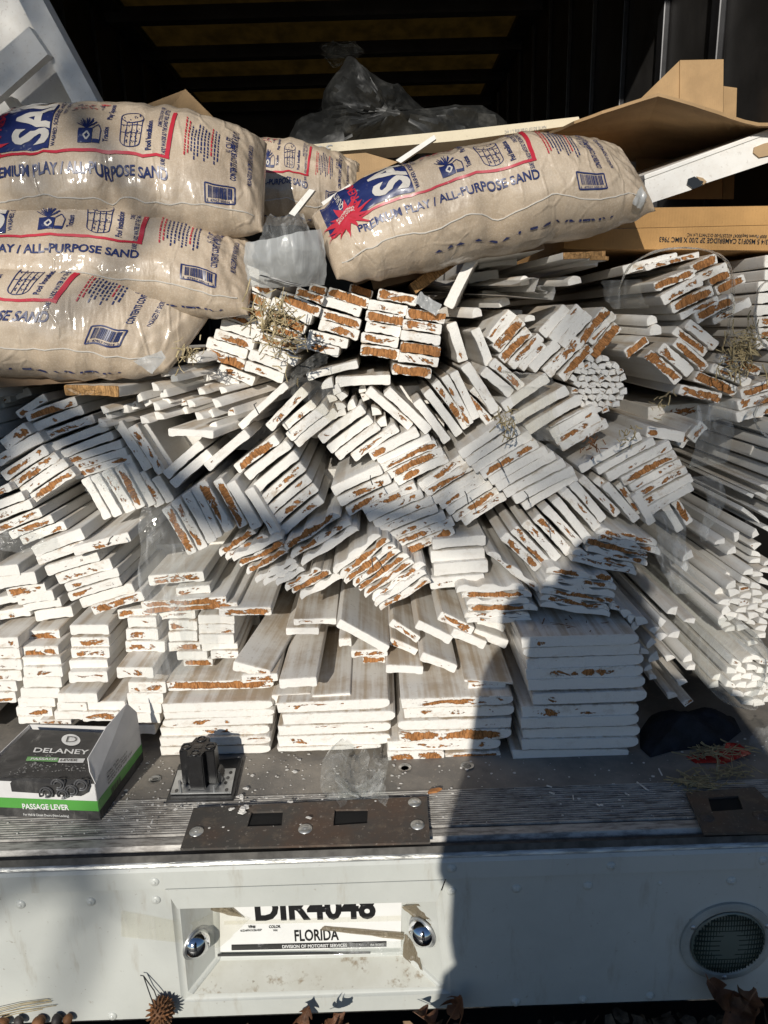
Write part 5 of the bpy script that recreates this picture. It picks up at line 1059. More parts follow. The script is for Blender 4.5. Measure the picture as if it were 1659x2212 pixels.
for s, t, hh in ((.17, .02, .022), (.72, .05, .010)):
    bm = bmesh.new(); c = g0+gx*s+gy*t; tube(bm, [c, c+V((0, 0, hh))], .0022, 8); obj('stud', bm, 'galvanised', lat, smooth=.8)
# ------------------------------------------------------------------ clear plastic wrap pieces
def strap(name, path, wid, label, mat='clear_film', n=50, amp=.003, seed=0, side=None, cat='plastic wrap', curl=0.0, rip=0.0):
    """ribbon of film along a smooth path of points; wid in metres"""
    P_ = [V(p) for p in path]
    def cr(t):
        k = t*(len(P_)-1); i = min(int(k), len(P_)-2); f = k-i; p0, p1, p2, p3 = P_[max(i-1, 0)], P_[i], P_[i+1], P_[min(i+2, len(P_)-1)]
        return .5*((2*p1)+(p2-p0)*f+(2*p0-5*p1+4*p2-p3)*f*f+(3*p1-p0-3*p2+p3)*f**3)
    bm = bmesh.new(); rows = []; m = 10
    for i in range(n+1):
        t = i/n; p = cr(t); d = (cr(min(1, t+.01))-cr(max(0, t-.01))).normalized(); s = side if side is not None else d.cross(V((0, -1, .3))).normalized(); s = V(s).normalized(); nn = d.cross(s).normalized()
        wd = (wid[0]+(wid[1]-wid[0])*t) if isinstance(wid, tuple) else wid
        wd *= 1+.18*noise.noise(V((t*6, seed, 0)))
        rows.append([bm.verts.new(p+s*wd*(j/m-.5)+nn*amp*(noise.noise(V((j*.9+seed, t*7, seed)))+.6*noise.noise(V((j*2.1, t*15, seed+3))))+nn*(curl*(1-(2*j/m-1)**2)+rip*math.sin(t*n*.9+j*.15))) for j in range(m+1)])
    for a, b in zip(rows, rows[1:]):
        for j in range(m): bm.faces.new((a[j], a[j+1], b[j+1], b[j]))
    return tag(obj(name, bm, mat, smooth=3), label, cat)
A7 = lambda x, y, Y: at(*F('Z7', x, y), Y)
fl_ = strap('plastic_film', [at(536, 572, 1.185), at(585, 570, 1.168), at(640, 562, 1.160), at(697, 556, 1.185)], (.066, .085), 'milky plastic film flap hanging over the torn-ended stack', 'milky_film', amp=.0045, seed=22, side=(0, -.25, 1), n=40, cat='plastic film', curl=.010)
bm = bmesh.new(); sheet(bm, [at(*F('Z4', 30, 430), 1.155), at(*F('Z4', 280, 502), 1.150), at(*F('Z4', 282, 484), 1.150), at(*F('Z4', 40, 424), 1.155)], 6, .0005, 20, 1); obj('dark_print', bm, 'black_ink', fl_)
strap('plastic_wrap', [A7(1130, 150, 1.065), A7(1090, 200, 1.04), A7(1070, 330, 1.00), A7(1110, 430, .965), A7(1180, 460, .95), A7(1200, 300, .985), A7(1215, 200, 1.03), A7(1180, 150, 1.062)], .042, 'loop of clear plastic wrap drooping below the baseboard stack', amp=.005, seed=1, side=(1, .15, .05), curl=.014, rip=.0012)
strap('plastic_wrap', [A7(1215, 270, .985), A7(1230, 330, .96), A7(1245, 420, .935), A7(1250, 500, .925)], .075, 'ribbed clear plastic tongue lying on the rusty plate', amp=.003, seed=2, side=(1, .0, .0), n=40, curl=-.030, rip=.002)
strap('plastic_wrap', [A7(1365, 170, 1.05), A7(1350, 230, 1.02), A7(1325, 330, .985), A7(1300, 430, .955)], .03, 'thin twisted strand of plastic wrap under the torn orange stack', amp=.005, seed=3, curl=.01)
s1 = lambda x, y, Y: at(*F('S1', x, y), Y)
strap('plastic_wrap', [s1(980, 520, 1.12), s1(960, 640, 1.11), s1(965, 800, 1.10), s1(960, 960, 1.095), s1(990, 1120, 1.085), s1(1020, 1300, 1.08), s1(1010, 1470, 1.075), s1(1000, 1540, 1.075)], .075, 'long clear plastic strap hanging down the left stacks', amp=.004, seed=4, side=(1, 0, .0), n=70)
strap('plastic_wrap', [s1(640, 270, 1.12), s1(600, 350, 1.115), s1(610, 430, 1.112)], .05, 'crumpled film patch on the leaning stack under the left bags', amp=.005, seed=5, side=(1, 0, .2), n=24)
strap('plastic_wrap', [s1(640, 310, 1.115), s1(720, 400, 1.11), s1(790, 490, 1.112)], .045, 'torn film tail stuck on the leaning stack at left', amp=.005, seed=6, side=(1, 0, .5), n=24)
strap('plastic_wrap', [s1(-40, 700, 1.115), s1(120, 730, 1.112), s1(260, 690, 1.115)], .035, 'clear film caught under the low slanted stack', amp=.006, seed=7, n=30)
t5 = lambda x, y, Y: at(*F('T5', x, y), Y)
strap('plastic_wrap', [t5(160, 780, 1.13), t5(240, 800, 1.115), t5(265, 900, 1.11), t5(270, 1020, 1.11), t5(300, 1110, 1.115), t5(400, 1190, 1.11)], (.075, .06), 'brownish plastic tape draped over the pitted stack', 'clear_tape', amp=.004, seed=8, side=(1, .0, -.1), n=50)
z1 = lambda x, y, Y: at(*F('Z1', x, y), Y)
strap('plastic_wrap', [z1(500, 260, 1.12), z1(570, 420, 1.10), z1(560, 600, 1.085), z1(600, 760, 1.08), z1(680, 900, 1.07), z1(760, 1010, 1.07)], (.045, .05), 'dangling clear wrap between the slanted stacks and the long strips', amp=.006, seed=9, side=(1, 0, .1), n=60)
strap('plastic_wrap', [z1(850, -60, 1.13), z1(950, 40, 1.11), z1(985, 180, 1.10), z1(930, 320, 1.085), z1(880, 420, 1.08), z1(860, 540, 1.08)], (.04, .012), 'thin clear wrap strand hanging over the long strips', amp=.005, seed=10, side=(1, 0, .1), n=60)
strap('plastic_wrap', [t5(1350, 960, 1.15), t5(1340, 1060, 1.14), t5(1340, 1180, 1.13), t5(1300, 1330, 1.12)], .06, 'bunched clear wrap hanging below the tumbled group', amp=.007, seed=11, side=(1, 0, .1), n=50)
strap('plastic_wrap', [t5(770, 330, 1.19), t5(790, 240, 1.17), t5(860, 130, 1.165), t5(1000, 60, 1.17), t5(1180, 40, 1.18), t5(1340, 70, 1.18), t5(1430, 150, 1.18), t5(1450, 330, 1.19), t5(1420, 600, 1.19)], .045, 'clear strap wound around the bundle at upper right', 'clear_tape', amp=.003, seed=12, side=(.3, 1, .1), n=90)
strap('plastic_wrap', [t5(790, 230, 1.165), t5(800, 330, 1.165), t5(850, 400, 1.165)], .06, 'clear tape band across the strapped bundle\'s long sides', 'clear_tape', amp=.002, seed=13, side=(1, 0, 0), n=24)
strap('plastic_wrap', [t5(1680, 220, 1.14), t5(1600, 300, 1.13), t5(1590, 520, 1.13), t5(1660, 640, 1.135), t5(1720, 660, 1.14)], .035, 'looped clear strap at the photo\'s right edge, upper one', 'clear_film', amp=.003, seed=14, side=(.4, 1, 0), n=50)
strap('plastic_wrap', [t5(1700, 900, 1.13), t5(1610, 950, 1.12), t5(1580, 1060, 1.115), t5(1640, 1150, 1.12), t5(1700, 1160, 1.13)], .035, 'looped clear strap at the photo\'s right edge, lower one', 'clear_film', amp=.003, seed=15, side=(.4, 1, 0), n=50)
t4 = lambda x, y, Y: at(*F('T4', x, y), Y)
strap('plastic_wrap', [t4(380, 850, 1.15), t4(440, 870, 1.13), t4(540, 920, 1.12), t4(600, 960, 1.12), t4(640, 1020, 1.125)], (.03, .055), 'dusty film scrap over the leaning white boards at centre', 'clear_tape', amp=.003, seed=16, side=(.3, 0, 1), n=40)
strap('plastic_wrap', [t4(360, 840, 1.16), t4(420, 780, 1.15), t4(500, 720, 1.15), t4(590, 690, 1.16)], (.03, .02), 'crinkled pale film under the torn-ended stacks', 'clear_tape', amp=.004, seed=17, side=(.2, 0, 1), n=40)
strap('plastic_wrap', [t4(1120, 330, 1.19), t4(1180, 370, 1.19), t4(1250, 410, 1.19)], .02, 'narrow translucent strip curling from the right torn stack', 'milky_film', amp=.002, seed=18, n=20)
# film round the bottom right bundle
bm = bmesh.new(); c_ = at(*F('Z1', 1290, 1800), 1.03); dpt = (c_-CAM_POS).dot(FW); rx, rz_ = 285*.2356/1533*dpt, 345*.2356/1533*dpt*1.12; rings = []
for i in range(14):
    y = i*.03; k = .72 if i == 0 else (.93 if i == 1 else 1.0)
    row = []
    for q in range(48):
        a = 2*math.pi*q/48; g = 1+.05*noise.noise(V((a*3, y*9, 1)))
        row.append(bm.verts.new(c_+V((math.cos(a)*rx*k*g, y-.012+.008*noise.noise(V((a*5, y, 4))), math.sin(a)*rz_*k*g))))
    rings.append(row)
for a, b in zip(rings, rings[1:]):
    for k in range(48): bm.faces.new((a[k], a[(k+1) % 48], b[(k+1) % 48], b[k]))
tag(obj('plastic_wrap', bm, 'clear_film', smooth=3), 'clear film sleeve round the bottom right bundle of strips', 'plastic wrap')
# ------------------------------------------------------------------ cloth, red film, debris
r3 = lambda x, y, z=0.0: onz(*F('R3', x, y), ZF+z)
def lump(name, outline, h, mat, label, cat, seed=0, sharp=1.2):
    P_ = [r3(*p, .001) for p in outline]; c = sum(P_, V())/len(P_); bm = bmesh.new(); per = []
    for i in range(len(P_)):
        for k in range(6): per.append(P_[i]+(P_[(i+1) % len(P_)]-P_[i])*k/6)
    rings = []
    for r in range(1, 13):
        t = r/12; rings.append([bm.verts.new(V((0, 0, h*(1-t**2.5)*(1+.5*noise.noise((c+(p-c)*t)*22+V((seed, 0, 0))))+.004*noise.noise((c+(p-c)*t)*90)*(t < .99)))+c+(p-c)*t) for p in per])
    for a, b in zip(rings, rings[1:]):
        for k in range(len(per)): bm.faces.new((a[k], a[(k+1) % len(per)], b[(k+1) % len(per)], b[k]))
    bm.faces.new(rings[0]); bmesh.ops.recalc_face_normals(bm, faces=bm.faces[:]); return tag(obj(name, bm, mat, smooth=sharp), label, cat)
lump('dark_cloth', [(900, 900), (960, 955), (1080, 920), (1250, 900), (1400, 880), (1500, 800), (1460, 720), (1300, 690), (1100, 700), (950, 720), (895, 800)], .034, 'navy_cloth', 'crumpled dark navy cloth on the floor right of the shaded stack', 'cloth', 2)
bm = bmesh.new(); P_ = [r3(1170, 945, .003), r3(1230, 985, .003), r3(1400, 985, .003), r3(1560, 935, .006), r3(1490, 870, .006), r3(1410, 865, .012), r3(1400, 905, .006)]
bm.faces.new([bm.verts.new(p) for p in P_]); bmesh.ops.triangulate(bm, faces=bm.faces[:]); bmesh.ops.subdivide_edges(bm, edges=bm.edges[:], cuts=3)
for v in bm.verts: v.co.z += .004*noise.noise(v.co*50)
bmesh.ops.recalc_face_normals(bm, faces=bm.faces[:]); tag(obj('red_film', bm, 'red_film', smooth=1), 'torn red plastic scrap on the floor beside the dark cloth', 'plastic scrap')
film_piece('plastic_film', [r3(1530, 900, .004), r3(1700, 960, .004), r3(1700, 760, .03), r3(1580, 780, .03)], 'torn clear film on the floor under the wrapped bundle', 'clear_film', amp=.010, seed=8)
def tuft(name, tile, cx, cy, Y, n, r, label, seed=0, mat='straw', flat=False, cat='hay'):
    rg = random.Random(seed); bm = bmesh.new(); o = at(*F(tile, cx, cy), Y) if Y else onz(*F(tile, cx, cy), ZF+.004)
    for k in range(n):
        a = V((rg.gauss(0, r*.5), rg.gauss(0, r*.25), rg.gauss(0, r*.6) if not flat else abs(rg.gauss(0, .003)))); d = V((rg.gauss(0, 1), rg.gauss(0, .5), rg.gauss(-.3, 1) if not flat else rg.gauss(0, .15))).normalized()*r*rg.uniform(.4, 1.1); b = V((rg.gauss(0, .3), rg.gauss(0, .3), rg.gauss(0, .3) if not flat else .05))*r*.5
        tube(bm, [o+a-d*.5, o+a+b*.5, o+a+d*.5], rg.uniform(.0005, .0013), 4)
    return tag(obj(name, bm, mat), label, cat)
tuft('hay_tuft', 'T4', 270, 490, 1.115, 130, .035, 'dry hay tuft wedged between two torn-ended stacks', 1)
tuft('hay_tuft', 'T4', 330, 640, 1.115, 24, .03, 'few straws trailing below the central hay tuft', 2)
tuft('hay_tuft', 'T5', 1510, 640, 1.17, 120, .034, 'dry hay tuft at the right by the looped strap', 3)
tuft('hay_tuft', 'T3', 1110, 670, 1.13, 40, .018, 'pale hay wisp beside the lowest left sand bag', 4)
tuft('hay_tuft', 'T5', 1030, 960, 1.13, 14, .02, 'hay wisp hanging in the dark hollow at right', 5)
tuft('hay_tuft', 'T5', 830, 1150, 1.105, 20, .014, 'hay wisp stuck on the nailed stack\'s neighbour', 6)
tuft('hay_tuft', 'T5', 95, 1080, 1.11, 40, .018, 'hay wisp caught beside the brown tape', 7)
tuft('hay_tuft', 'R3', 1230, 1100, None, 50, .04, 'hay strewn on the sill by the brown hinge plate', 8, flat=True)
tuft('hay_tuft', 'R3', 1350, 930, None, 50, .05, 'loose hay lying across the red plastic scrap', 9, flat=True)
tuft('hay_tuft', 'R3', 1450, 1050, None, 30, .04, 'hay stalks beside the brown plate\'s hole', 10, flat=True)
tuft('hay_tuft', 'R3', 520, 190, 1.09, 60, .045, 'brown dirt and hay crumbs on top of the tall shaded stack', 12, mat='seed_brown', flat=True)
tuft('hay_tuft', 'S3', 620, 150, 1.085, 24, .016, 'dark dry wisp stuck on the board beside the nailed stack', 11, mat='seed_brown')
# crumbs of paint and plaster on the floor and sill
rg = random.Random(21); bm = bmesh.new()
def crumb(c, s):
    n = 5; a0 = rg.random()*6; pts = [c+V((math.cos(a0+k*1.2566)*s*rg.uniform(.5, 1.3), math.sin(a0+k*1.2566)*s*rg.uniform(.4, 1.0), s*.12)) for k in range(n)]; slab(bm, pts, s*.25, V((0, 0, 1)))
for k in range(900):
    x = rg.uniform(-1.0, .9); y = rg.uniform(.885, 1.09); z = ZF+.0018
    if rg.random() < .35: x = rg.gauss(-.32, .14)
    if -.34 < x < .05 and .895 < y < .935: continue
    crumb(V((x, y, z+(.006 if -.36 < x < .06 and y < .955 and y > .88 else 0))), abs(rg.gauss(.0005, .0011))+.0004)
for x, y, s in ((545, 508, .009), (470, 508, .0055), (843, 290, .005), (557, 384, .005), (530, 440, .006), (925, 562, .004), (1432, 246, .003)):
    c = onz(*F('Z7', x, y), ZF+(.010 if y > 480 else .002)); 
    for q in range(4): crumb(c+V((rg.gauss(0, s*.3), rg.gauss(0, s*.3), q*s*.12)), s*.7)
tag(obj('paint_crumbs', bm, 'chip_white'), 'white paint crumbs scattered over floor and sill', 'debris', kind='stuff')
for tile, pts, lb, m in (('Z7', [(1635, 402), (1655, 385), (1700, 378), (1720, 382), (1690, 400), (1640, 406)], 'orange wood splinter lying on the ribbed sill', 'orange_wood'),):
    bm = bmesh.new(); slab(bm, [onz(*F(tile, *p), ZF+.005) for p in pts], .003, V((0, 0, 1))); tag(obj('wood_splinter', bm, m), lb, 'splinter')
bm = bmesh.new()
for x, y, x2, y2 in ((880, 1100, 950, 1150), (1010, 1020, 1030, 1060), (810, 1165, 835, 1178), (360, 1160, 390, 1170), (345, 1120, 375, 1130), (640, 1230, 660, 1240), (500, 1180, 505, 1205)):
    tube(bm, [r3(x, y, .004), r3(x2, y2, .005)], .0012, 4)
tag(obj('paint_splinters', bm, 'chip_white'), 'slim white splinters strewn on the shaded sill', 'debris', kind='stuff')
# staples and nails in the board ends
def staple(tile, p, q, Y, label, u=False, h=.012):
    a, b = at(*F(tile, *p), Y), at(*F(tile, *q), Y); bm = bmesh.new()
    if u: tube(bm, [a+V((0, .01, 0)), a-V((0, .003, 0)), b-V((0, .003, 0)), b+V((0, .01, 0))], .0009, 5)
    else: tube(bm, [a+V((0, .012, 0)), a-V((0, .012, 0)), b-V((0, .022, 0))], .0009, 5)
    tag(obj('bent_nail', bm, 'black_ink' if u else 'wall_rib'), label, 'nail')
staple('S1', (645, 745), (658, 706), 1.083, 'black staple in the wide white board end at left', True)
staple('S2', (842, 345), (855, 372), 1.10, 'bent nail in the top of the shadow-striped centre stack')
staple('S2', (1408, 440), (1414, 486), 1.10, 'bent nail in the slanted stack right of the centre stack')
staple('S3', (60, 250), (80, 300), 1.085, 'bent nail near the top of the large nailed stack')
staple('S3', (222, 440), (224, 475), 1.085, 'bent nail near the bottom of the large nailed stack')
staple('S3', (345, 600), (350, 680), 1.085, 'long thin nail in the leaning fan half in shadow')
staple('S2', (852, 830), (858, 862), 1.08, 'bent nail in the long slanted wavy stack')
staple('T3', (1515, 965), (1550, 1015), 1.10, 'two-pronged staple in the dirty leaning board')
# ------------------------------------------------------------------ leaves, seed ball, stones at the bottom edge
def oak_leaf(px, py, Y, size, rot, label, seed=0, z=None):
    rg = random.Random(seed); bm = bmesh.new(); c = at(px, py, Y); N = 26; L_, R_ = [], []; mid = []
    for i in range(N+1):
        t = i/N; wd = (.28*math.sin(math.pi*t**.8)+.02)*(1+.55*math.sin(t*19+.6)*(.2 < t < .95)); mid.append((t, 0)); L_.append((t-.05*math.sin(t*19), wd)); R_.append((t-.05*math.sin(t*19+1), -wd))
    cr, tw = rg.uniform(1.2, 2.4), rg.uniform(-1, 1)
    def pt(u, w_):
        a = w_*cr*2.2; x = (u-.4); z = .9*w_*w_*4*cr*.35+.10*math.sin(u*5+seed)+.05*noise.noise(V((u*5, w_*7, seed))); y = math.sin(a)/(cr*2.2)
        return V((x, y, z))
    rows = []
    for l, m, r in zip(L_, mid, R_): rows.append([bm.verts.new(pt(*q)) for q in (l, ((l[0]+m[0])/2, l[1]/2), m, ((r[0]+m[0])/2, r[1]/2), r)])
    for a, b in zip(rows, rows[1:]):
        for k in range(4): bm.faces.new((a[k], a[k+1], b[k+1], b[k]))
    bmesh.ops.solidify(bm, geom=bm.faces[:], thickness=.012); tube(bm, [pt(0, 0)+V((-.25, 0, .05)), pt(0, 0), pt(.5, 0)+V((0, 0, .01)), pt(.98, 0)], .012, 5)
    mw = Matrix.Translation(c) @ (Matrix.Rotation(rot[2], 4, 'Z') @ Matrix.Rotation(rot[1], 4, 'Y') @ Matrix.Rotation(rot[0], 4, 'X')) @ Matrix.Scale(size, 4)
    for v in bm.verts: v.co = mw @ v.co
    return tag(obj('oak_leaf', bm, 'dry_leaf', smooth=.8), label, 'leaf', 'fallen oak leaves along the step')
oak_leaf(655, 2204, .815, .040, (R(60), R(-65), R(20)), 'curled brown oak leaf standing in the gap below the number plate', 1)
oak_leaf(712, 2216, .79, .045, (R(30), R(-10), R(35)), 'broad brown oak leaf lying flat below the number plate', 2)
oak_leaf(985, 2175, .82, .058, (R(80), R(-70), R(-30)), 'twisted dark oak leaf leaning against the panel at the shadow edge', 3)
oak_leaf(930, 2212, .80, .05, (R(20), R(-20), R(160)), 'pale oak leaf lying beside the twisted one', 4)
oak_leaf(1556, 2150, .815, .075, (R(70), R(60), R(10)), 'limp shaded oak leaf hanging below the round light', 5)
oak_leaf(1600, 2195, .78, .09, (R(10), R(-15), R(40)), 'shaded oak leaf lying on the step at lower right', 6)
rg = random.Random(4); bm = bmesh.new()
for k in range(700):
    c = V((rg.uniform(-1.1, .9), rg.uniform(.793, .85), zs-.035+rg.random()*.02)); s = rg.uniform(.006, .02); a = V((rg.gauss(0, 1), rg.gauss(0, 1), rg.gauss(0, .5))).normalized(); b = a.cross(V((rg.gauss(0, 1), rg.gauss(0, 1), rg.gauss(0, 1)))).normalized()
    vs = [bm.verts.new(c+a*s*math.cos(t)*rg.uniform(.6, 1.2)+b*s*.6*math.sin(t)*rg.uniform(.6, 1.2)) for t in (0, 1, 2, 3, 4, 5)]; bm.faces.new(vs)
tag(obj('leaf_litter', bm, 'leaf_litter'), 'crumbled brown leaf litter in the gap behind the step', 'leaf litter', kind='stuff')
# spiky seed ball with two stems
sb = empty('seed_ball', at(347, 2186, .818), 'spiky brown sweetgum seed ball with two thin stems', 'seed ball')
bm = bmesh.new(); c_ = at(347, 2186, .818); bmesh.ops.create_icosphere(bm, subdivisions=3, radius=.0150, matrix=Matrix.Translation(c_)); rg = random.Random(2)
for k in range(120):
    z = 1-2*(k+.5)/120; a = k*2.39996; d = V((math.sqrt(1-z*z)*math.cos(a), math.sqrt(1-z*z)*math.sin(a), z)); t = d.orthogonal().normalized()*rg.uniform(-.4, .4); tube(bm, [c_+d*.0135, c_+d*.0185+t*.002, c_+d*.0215+t*.006], [.0021, .0014, .0003], 5)
obj('spiny_ball', bm, 'seed_brown', sb)
for x in (331, 343):
    bm = bmesh.new(); tube(bm, [at(303, 2107, .832), at(310, 2108, .832), at(x-10, 2140, .828), at(x, 2168, .82)], .0009, 5); obj('stem', bm, 'black_ink', sb)
for i, (x, y, s) in enumerate(((6, 2208, .009), (40, 2207, .008), (84, 2208, .009), (122, 2204, .0085), (146, 2203, .007))):
    bm = bmesh.new(); bmesh.ops.create_icosphere(bm, subdivisions=3, radius=s, matrix=Matrix.Translation(at(x, y, .830)))
    for v in bm.verts: v.co += V((1, 1, .6))*s*.35*noise.noise(v.co*45+V((i, 0, 0)))
    tag(obj('pebble', bm, 'stone' if i % 2 else 'seed_brown', smooth=1.2), ['dark pebble cut by the photo\'s lower left corner', 'brown nutshell second from the lower left corner', 'dark pebble in the middle of the corner group', 'brown nutshell beside the grey tip', 'grey-tipped pebble at the end of the corner group'][i], 'pebble')
bm = bmesh.new()
for p, q in (((-30, 2190), (110, 2160)), ((-30, 2198), (112, 2164)), ((-30, 2200), (122, 2172)), ((-20, 2205), (92, 2180)), ((-30, 2186), (104, 2159))): tube(bm, [at(*p, .832), at((p[0]+q[0])/2, (p[1]+q[1])/2-3, .834), at(*q, .837)], .0006, 4)
tag(obj('pine_needles', bm, 'straw'), 'few dry pine needles leaning at the lower left', 'pine needles')

# ------------------------------------------------------------------ the person taking the picture, and the bare tree behind: they throw the shadows seen in the photo
def skin(name, verts, edges, radii, mat, parent=None, sub=2, root=0):
    me = bpy.data.meshes.new(name); me.from_pydata([tuple(v) for v in verts], edges, []); o = bpy.data.objects.new(name, me); COL.objects.link(o)
    m = o.modifiers.new('skin', 'SKIN'); m.use_smooth_shade = True
    for v, r in zip(me.skin_vertices[0].data, radii): v.radius = (r, r) if not isinstance(r, tuple) else r
    me.skin_vertices[0].data[root].use_root = True
    s = o.modifiers.new('subdivision', 'SUBSURF'); s.levels = s.render_levels = sub
    me.materials.append(M[mat])
    if parent: o.parent = parent; o.matrix_parent_inverse = parent.matrix_world.inverted()
    return o
def person():
    X, Y = .0, -.34
    root = empty('person', V((X, Y, 0)), 'standing person in a long dark coat and jeans holding up a phone', 'person')
    b = lambda x, y, z: V((X+x, Y+y, z*1.055 if z > .1 else z))
    vs = [b(0, -.02, .96), b(0, -.02, 1.08), b(0, -.02, 1.22), b(0, -.02, 1.38), b(0, .02, 1.47), b(0, .04, 1.53), b(0, .06, 1.585), b(0, .06, 1.66),
          b(-.10, 0, .92), b(-.11, .01, .52), b(-.12, -.02, .09), b(-.13, .13, .04),
          b(.10, 0, .92), b(.11, .01, .52), b(.12, -.02, .09), b(.13, .13, .04),
          b(-.16, -.02, 1.38), b(-.17, .08, 1.16), b(-.13, .21, 1.30), b(-.10, .29, 1.42),
          b(.18, -.02, 1.38), b(.26, .03, 1.18), b(.13, .21, 1.34), b(.08, .29, 1.42)]
    ed = [(0, 1), (1, 2), (2, 3), (3, 4), (4, 5), (5, 6), (6, 7), (0, 8), (8, 9), (9, 10), (10, 11), (0, 12), (12, 13), (13, 14), (14, 15), (3, 16), (16, 17), (17, 18), (18, 19), (3, 20), (20, 21), (21, 22), (22, 23)]
    rd = [(.275, .15), (.275, .15), (.255, .14), (.19, .12), .068, .060, .084, .088, .09, .062, .045, .04, .09, .062, .045, .04, .085, .066, .05, .036, .085, .066, .05, .036]
    skin('body', vs, ed, rd, 'jacket', root)
    skin('hood', [b(-.02, -.01, 1.36), b(-.03, .0, 1.44), b(-.03, .01, 1.52), b(-.03, .02, 1.62)], [(0, 1), (1, 2), (2, 3)], [(.20, .12), (.17, .12), (.13, .11), (.115, .11)], 'jacket', root, 2)
    skin('coat_skirt', [b(0, -.02, 1.12), b(0, -.02, .95), b(0, -.01, .70), b(0, -.01, .60)], [(0, 1), (1, 2), (2, 3)], [(.29, .16), (.29, .17), (.27, .17), (.26, .17)], 'jacket', root, 2)
    vs = [b(0, .07, 1.57), b(0, .06, 1.62), b(0, .05, 1.68)]; skin('head', vs, [(0, 1), (1, 2)], [(.066, .078), (.074, .09), (.066, .08)], 'skin', root, 2)
    vs = [b(0, .03, 1.64), b(0, .04, 1.70)]; skin('hair', vs, [(0, 1)], [(.078, .09), (.07, .085)], 'hair', root, 2)
    for s in (-1, 1):
        bm = bmesh.new(); dome(bm, b(s*.026, .137, 1.625), V((0, 1, 0)), .009, .005, 10, 4); obj('eye', bm, 'white_ink', root, smooth=1)
        bm = bmesh.new(); dome(bm, b(s*.076, .05, 1.615), V((s, 0, 0)), .022, .012, 10, 4); obj('ear', bm, 'skin', root, smooth=1)
        h = b(s*.09, .295, 1.425)
        vs = [h, h+V((-s*.005, .03, .02))]; ed = [(0, 1)]; rd = [.026, .028]; 
        for k in range(4):
            q = len(vs); vs += [h+V((-s*.002, .045-.0*k, .045-.018*k)), h+V((-s*.018, .052, .048-.018*k)), h+V((-s*.040, .044, .046-.018*k))]; ed += [(1, q), (q, q+1), (q+1, q+2)]; rd += [.0095, .009, .0075]
        q = len(vs); vs += [h+V((-s*.022, .018, .03)), h+V((-s*.042, .022, .04))]; ed += [(0, q), (q, q+1)]; rd += [.011, .009]
        skin('hand', vs, ed, rd, 'skin', root, 1)
        bm = bmesh.new(); box(bm, (X+s*.125-.05, Y-.09, .0), (X+s*.125+.05, Y+.19, .085), bev=.03); obj('shoe', bm, 'shoe', root, smooth=1)
    for s in (-1, 1):
        vs = [b(s*.09, 0, .98), b(s*.112, .01, .52), b(s*.122, -.02, .10)]; skin('trouser_leg', vs, [(0, 1), (1, 2)], [.115, .082, .072], 'jeans', root, 2)
    bm = bmesh.new(); tube(bm, [b(0, .125, 1.60), b(0, .152, 1.59), b(0, .135, 1.58)], [.008, .013, .01], 8); obj('nose', bm, 'skin', root, smooth=1)
    bm = bmesh.new(); tube(bm, [b(-.022, .133, 1.555), b(0, .142, 1.553), b(.022, .133, 1.555)], [.003, .006, .003], 6); obj('mouth', bm, 'red_ink', root, smooth=1)
    bm = bmesh.new(); box(bm, (-.078, -.012, 1.515), (.078, -.004, 1.588), bev=.003); tag(obj('phone', bm, 'black_plastic', smooth=.6), 'black phone held level in the photographer\'s two hands', 'phone')
person()
def back(p, t): return V(p)-SUN_DIR*t
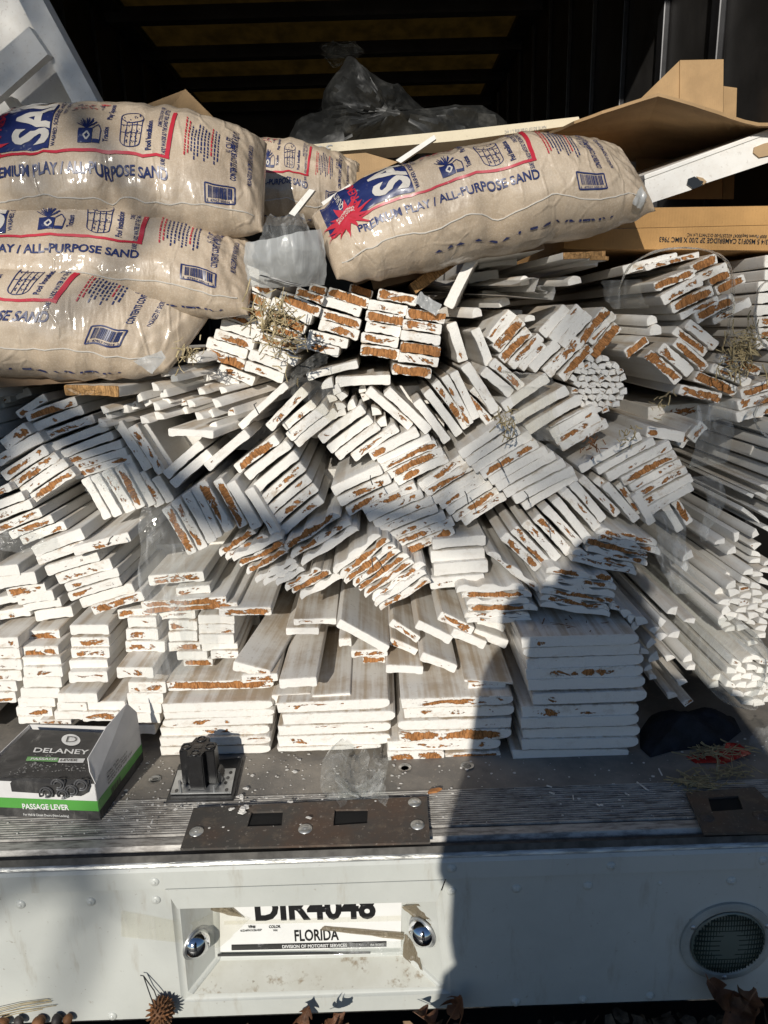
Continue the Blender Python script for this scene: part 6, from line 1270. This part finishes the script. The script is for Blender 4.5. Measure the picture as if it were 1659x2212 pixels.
def tree(name, base, h, seed, label, branches, clumps, rs=.10):
    """trunk, limbs that run from the trunk through given points, and loose clumps of leaves on twigs"""
    rg = random.Random(seed); root = empty(name, base, label, 'tree', 'trees behind the photographer'); bm = bmesh.new(); lm = bmesh.new()
    top = V((base.x+.2, base.y, h)); tube(bm, [base, base+(top-base)*.35+V((.06, 0, 0)), base+(top-base)*.7+V((-.1, 0, 0)), top], [rs*1.4, rs, rs*.7, rs*.3], 10)
    def fork(z): t = min(.95, max(.3, z/h)); return base+(top-base)*t
    for pts, r in branches:
        f = fork(pts[0].z-.9); P_ = [f, (f+pts[0])/2+V((0, 0, .25))]+list(pts); n = len(P_); tube(bm, P_, [r*(1.5-1.0*k/(n-1)) for k in range(n)], 7)
        for k in range(7):
            i = rg.randrange(1, n-1); p = P_[i]+(P_[i+1]-P_[i])*rg.random(); d = V((rg.gauss(0, 1), rg.gauss(0, 1), rg.gauss(0, 1))).normalized()*rg.uniform(.15, .4); tube(bm, [p, p+d*.5+V((0, 0, .02)), p+d], [r*.3, r*.2, r*.1], 5)
    for c, rad, n in clumps:
        f = fork(c.z-1.2); tube(bm, [f, (f+c)/2+V((0, 0, .3)), c], [.03, .02, .006], 6)
        for k in range(n):
            p = c+V((rg.gauss(0, 1), rg.gauss(0, 1), rg.gauss(0, 1)))*rad*.5; u = V((rg.gauss(0, 1), rg.gauss(0, 1), rg.gauss(0, 1))).normalized(); w_ = u.orthogonal().normalized(); s = rg.uniform(.03, .055)
            lm.faces.new([lm.verts.new(p+u*s), lm.verts.new(p+w_*s*.5), lm.verts.new(p-u*s), lm.verts.new(p-w_*s*.5)])
    obj('trunk', bm, 'bark', root, smooth=.9)
    if len(lm.faces): obj('crown', lm, 'tree_leaf', root)
    else: lm.free()
def bp(px, py, t, Y=1.12): return back(at(px, py, Y), t)
tree('bare_tree', V((-3.9, -7.6, 0)), 7.0, 3, 'tall tree with bare drooping limbs standing behind the photographer',
     [([bp(-60, 830, 6.5), bp(60, 890, 6.5), bp(230, 965, 6.5), bp(440, 1105, 6.5), bp(600, 1140, 6.5), bp(760, 1100, 6.5), bp(900, 1112, 6.5), bp(1010, 1150, 6.5)], .045),
      ([bp(100, 150, 7, 1.3), bp(230, 300, 7, 1.25), bp(330, 480, 7, 1.2), bp(280, 640, 7, 1.2), bp(180, 760, 7, 1.2)], .022),
      ([bp(270, 1780, 9, .9), bp(235, 1900, 9, .85), bp(170, 2080, 9, .84), bp(110, 2220, 9, .84)], .024)],
     [(bp(60, 60, 9.5, 1.6), .42, 330), (bp(150, 170, 9.3, 1.6), .3, 90), (bp(30, 260, 9.2, 1.4), .3, 40)])
tree('leafy_tree', V((.9, -13.0, 0)), 8.0, 5, 'young tree with a thin leafy crown standing farther back', [],
     [(bp(1420, 840, 14), .42, 60), (bp(1600, 880, 14), .4, 50), (bp(1330, 1000, 14), .36, 42), (bp(1560, 720, 14), .4, 55), (bp(1480, 1040, 14), .3, 24), (bp(1130, 1020, 14), .16, 14), (bp(1380, 620, 14), .3, 30)])
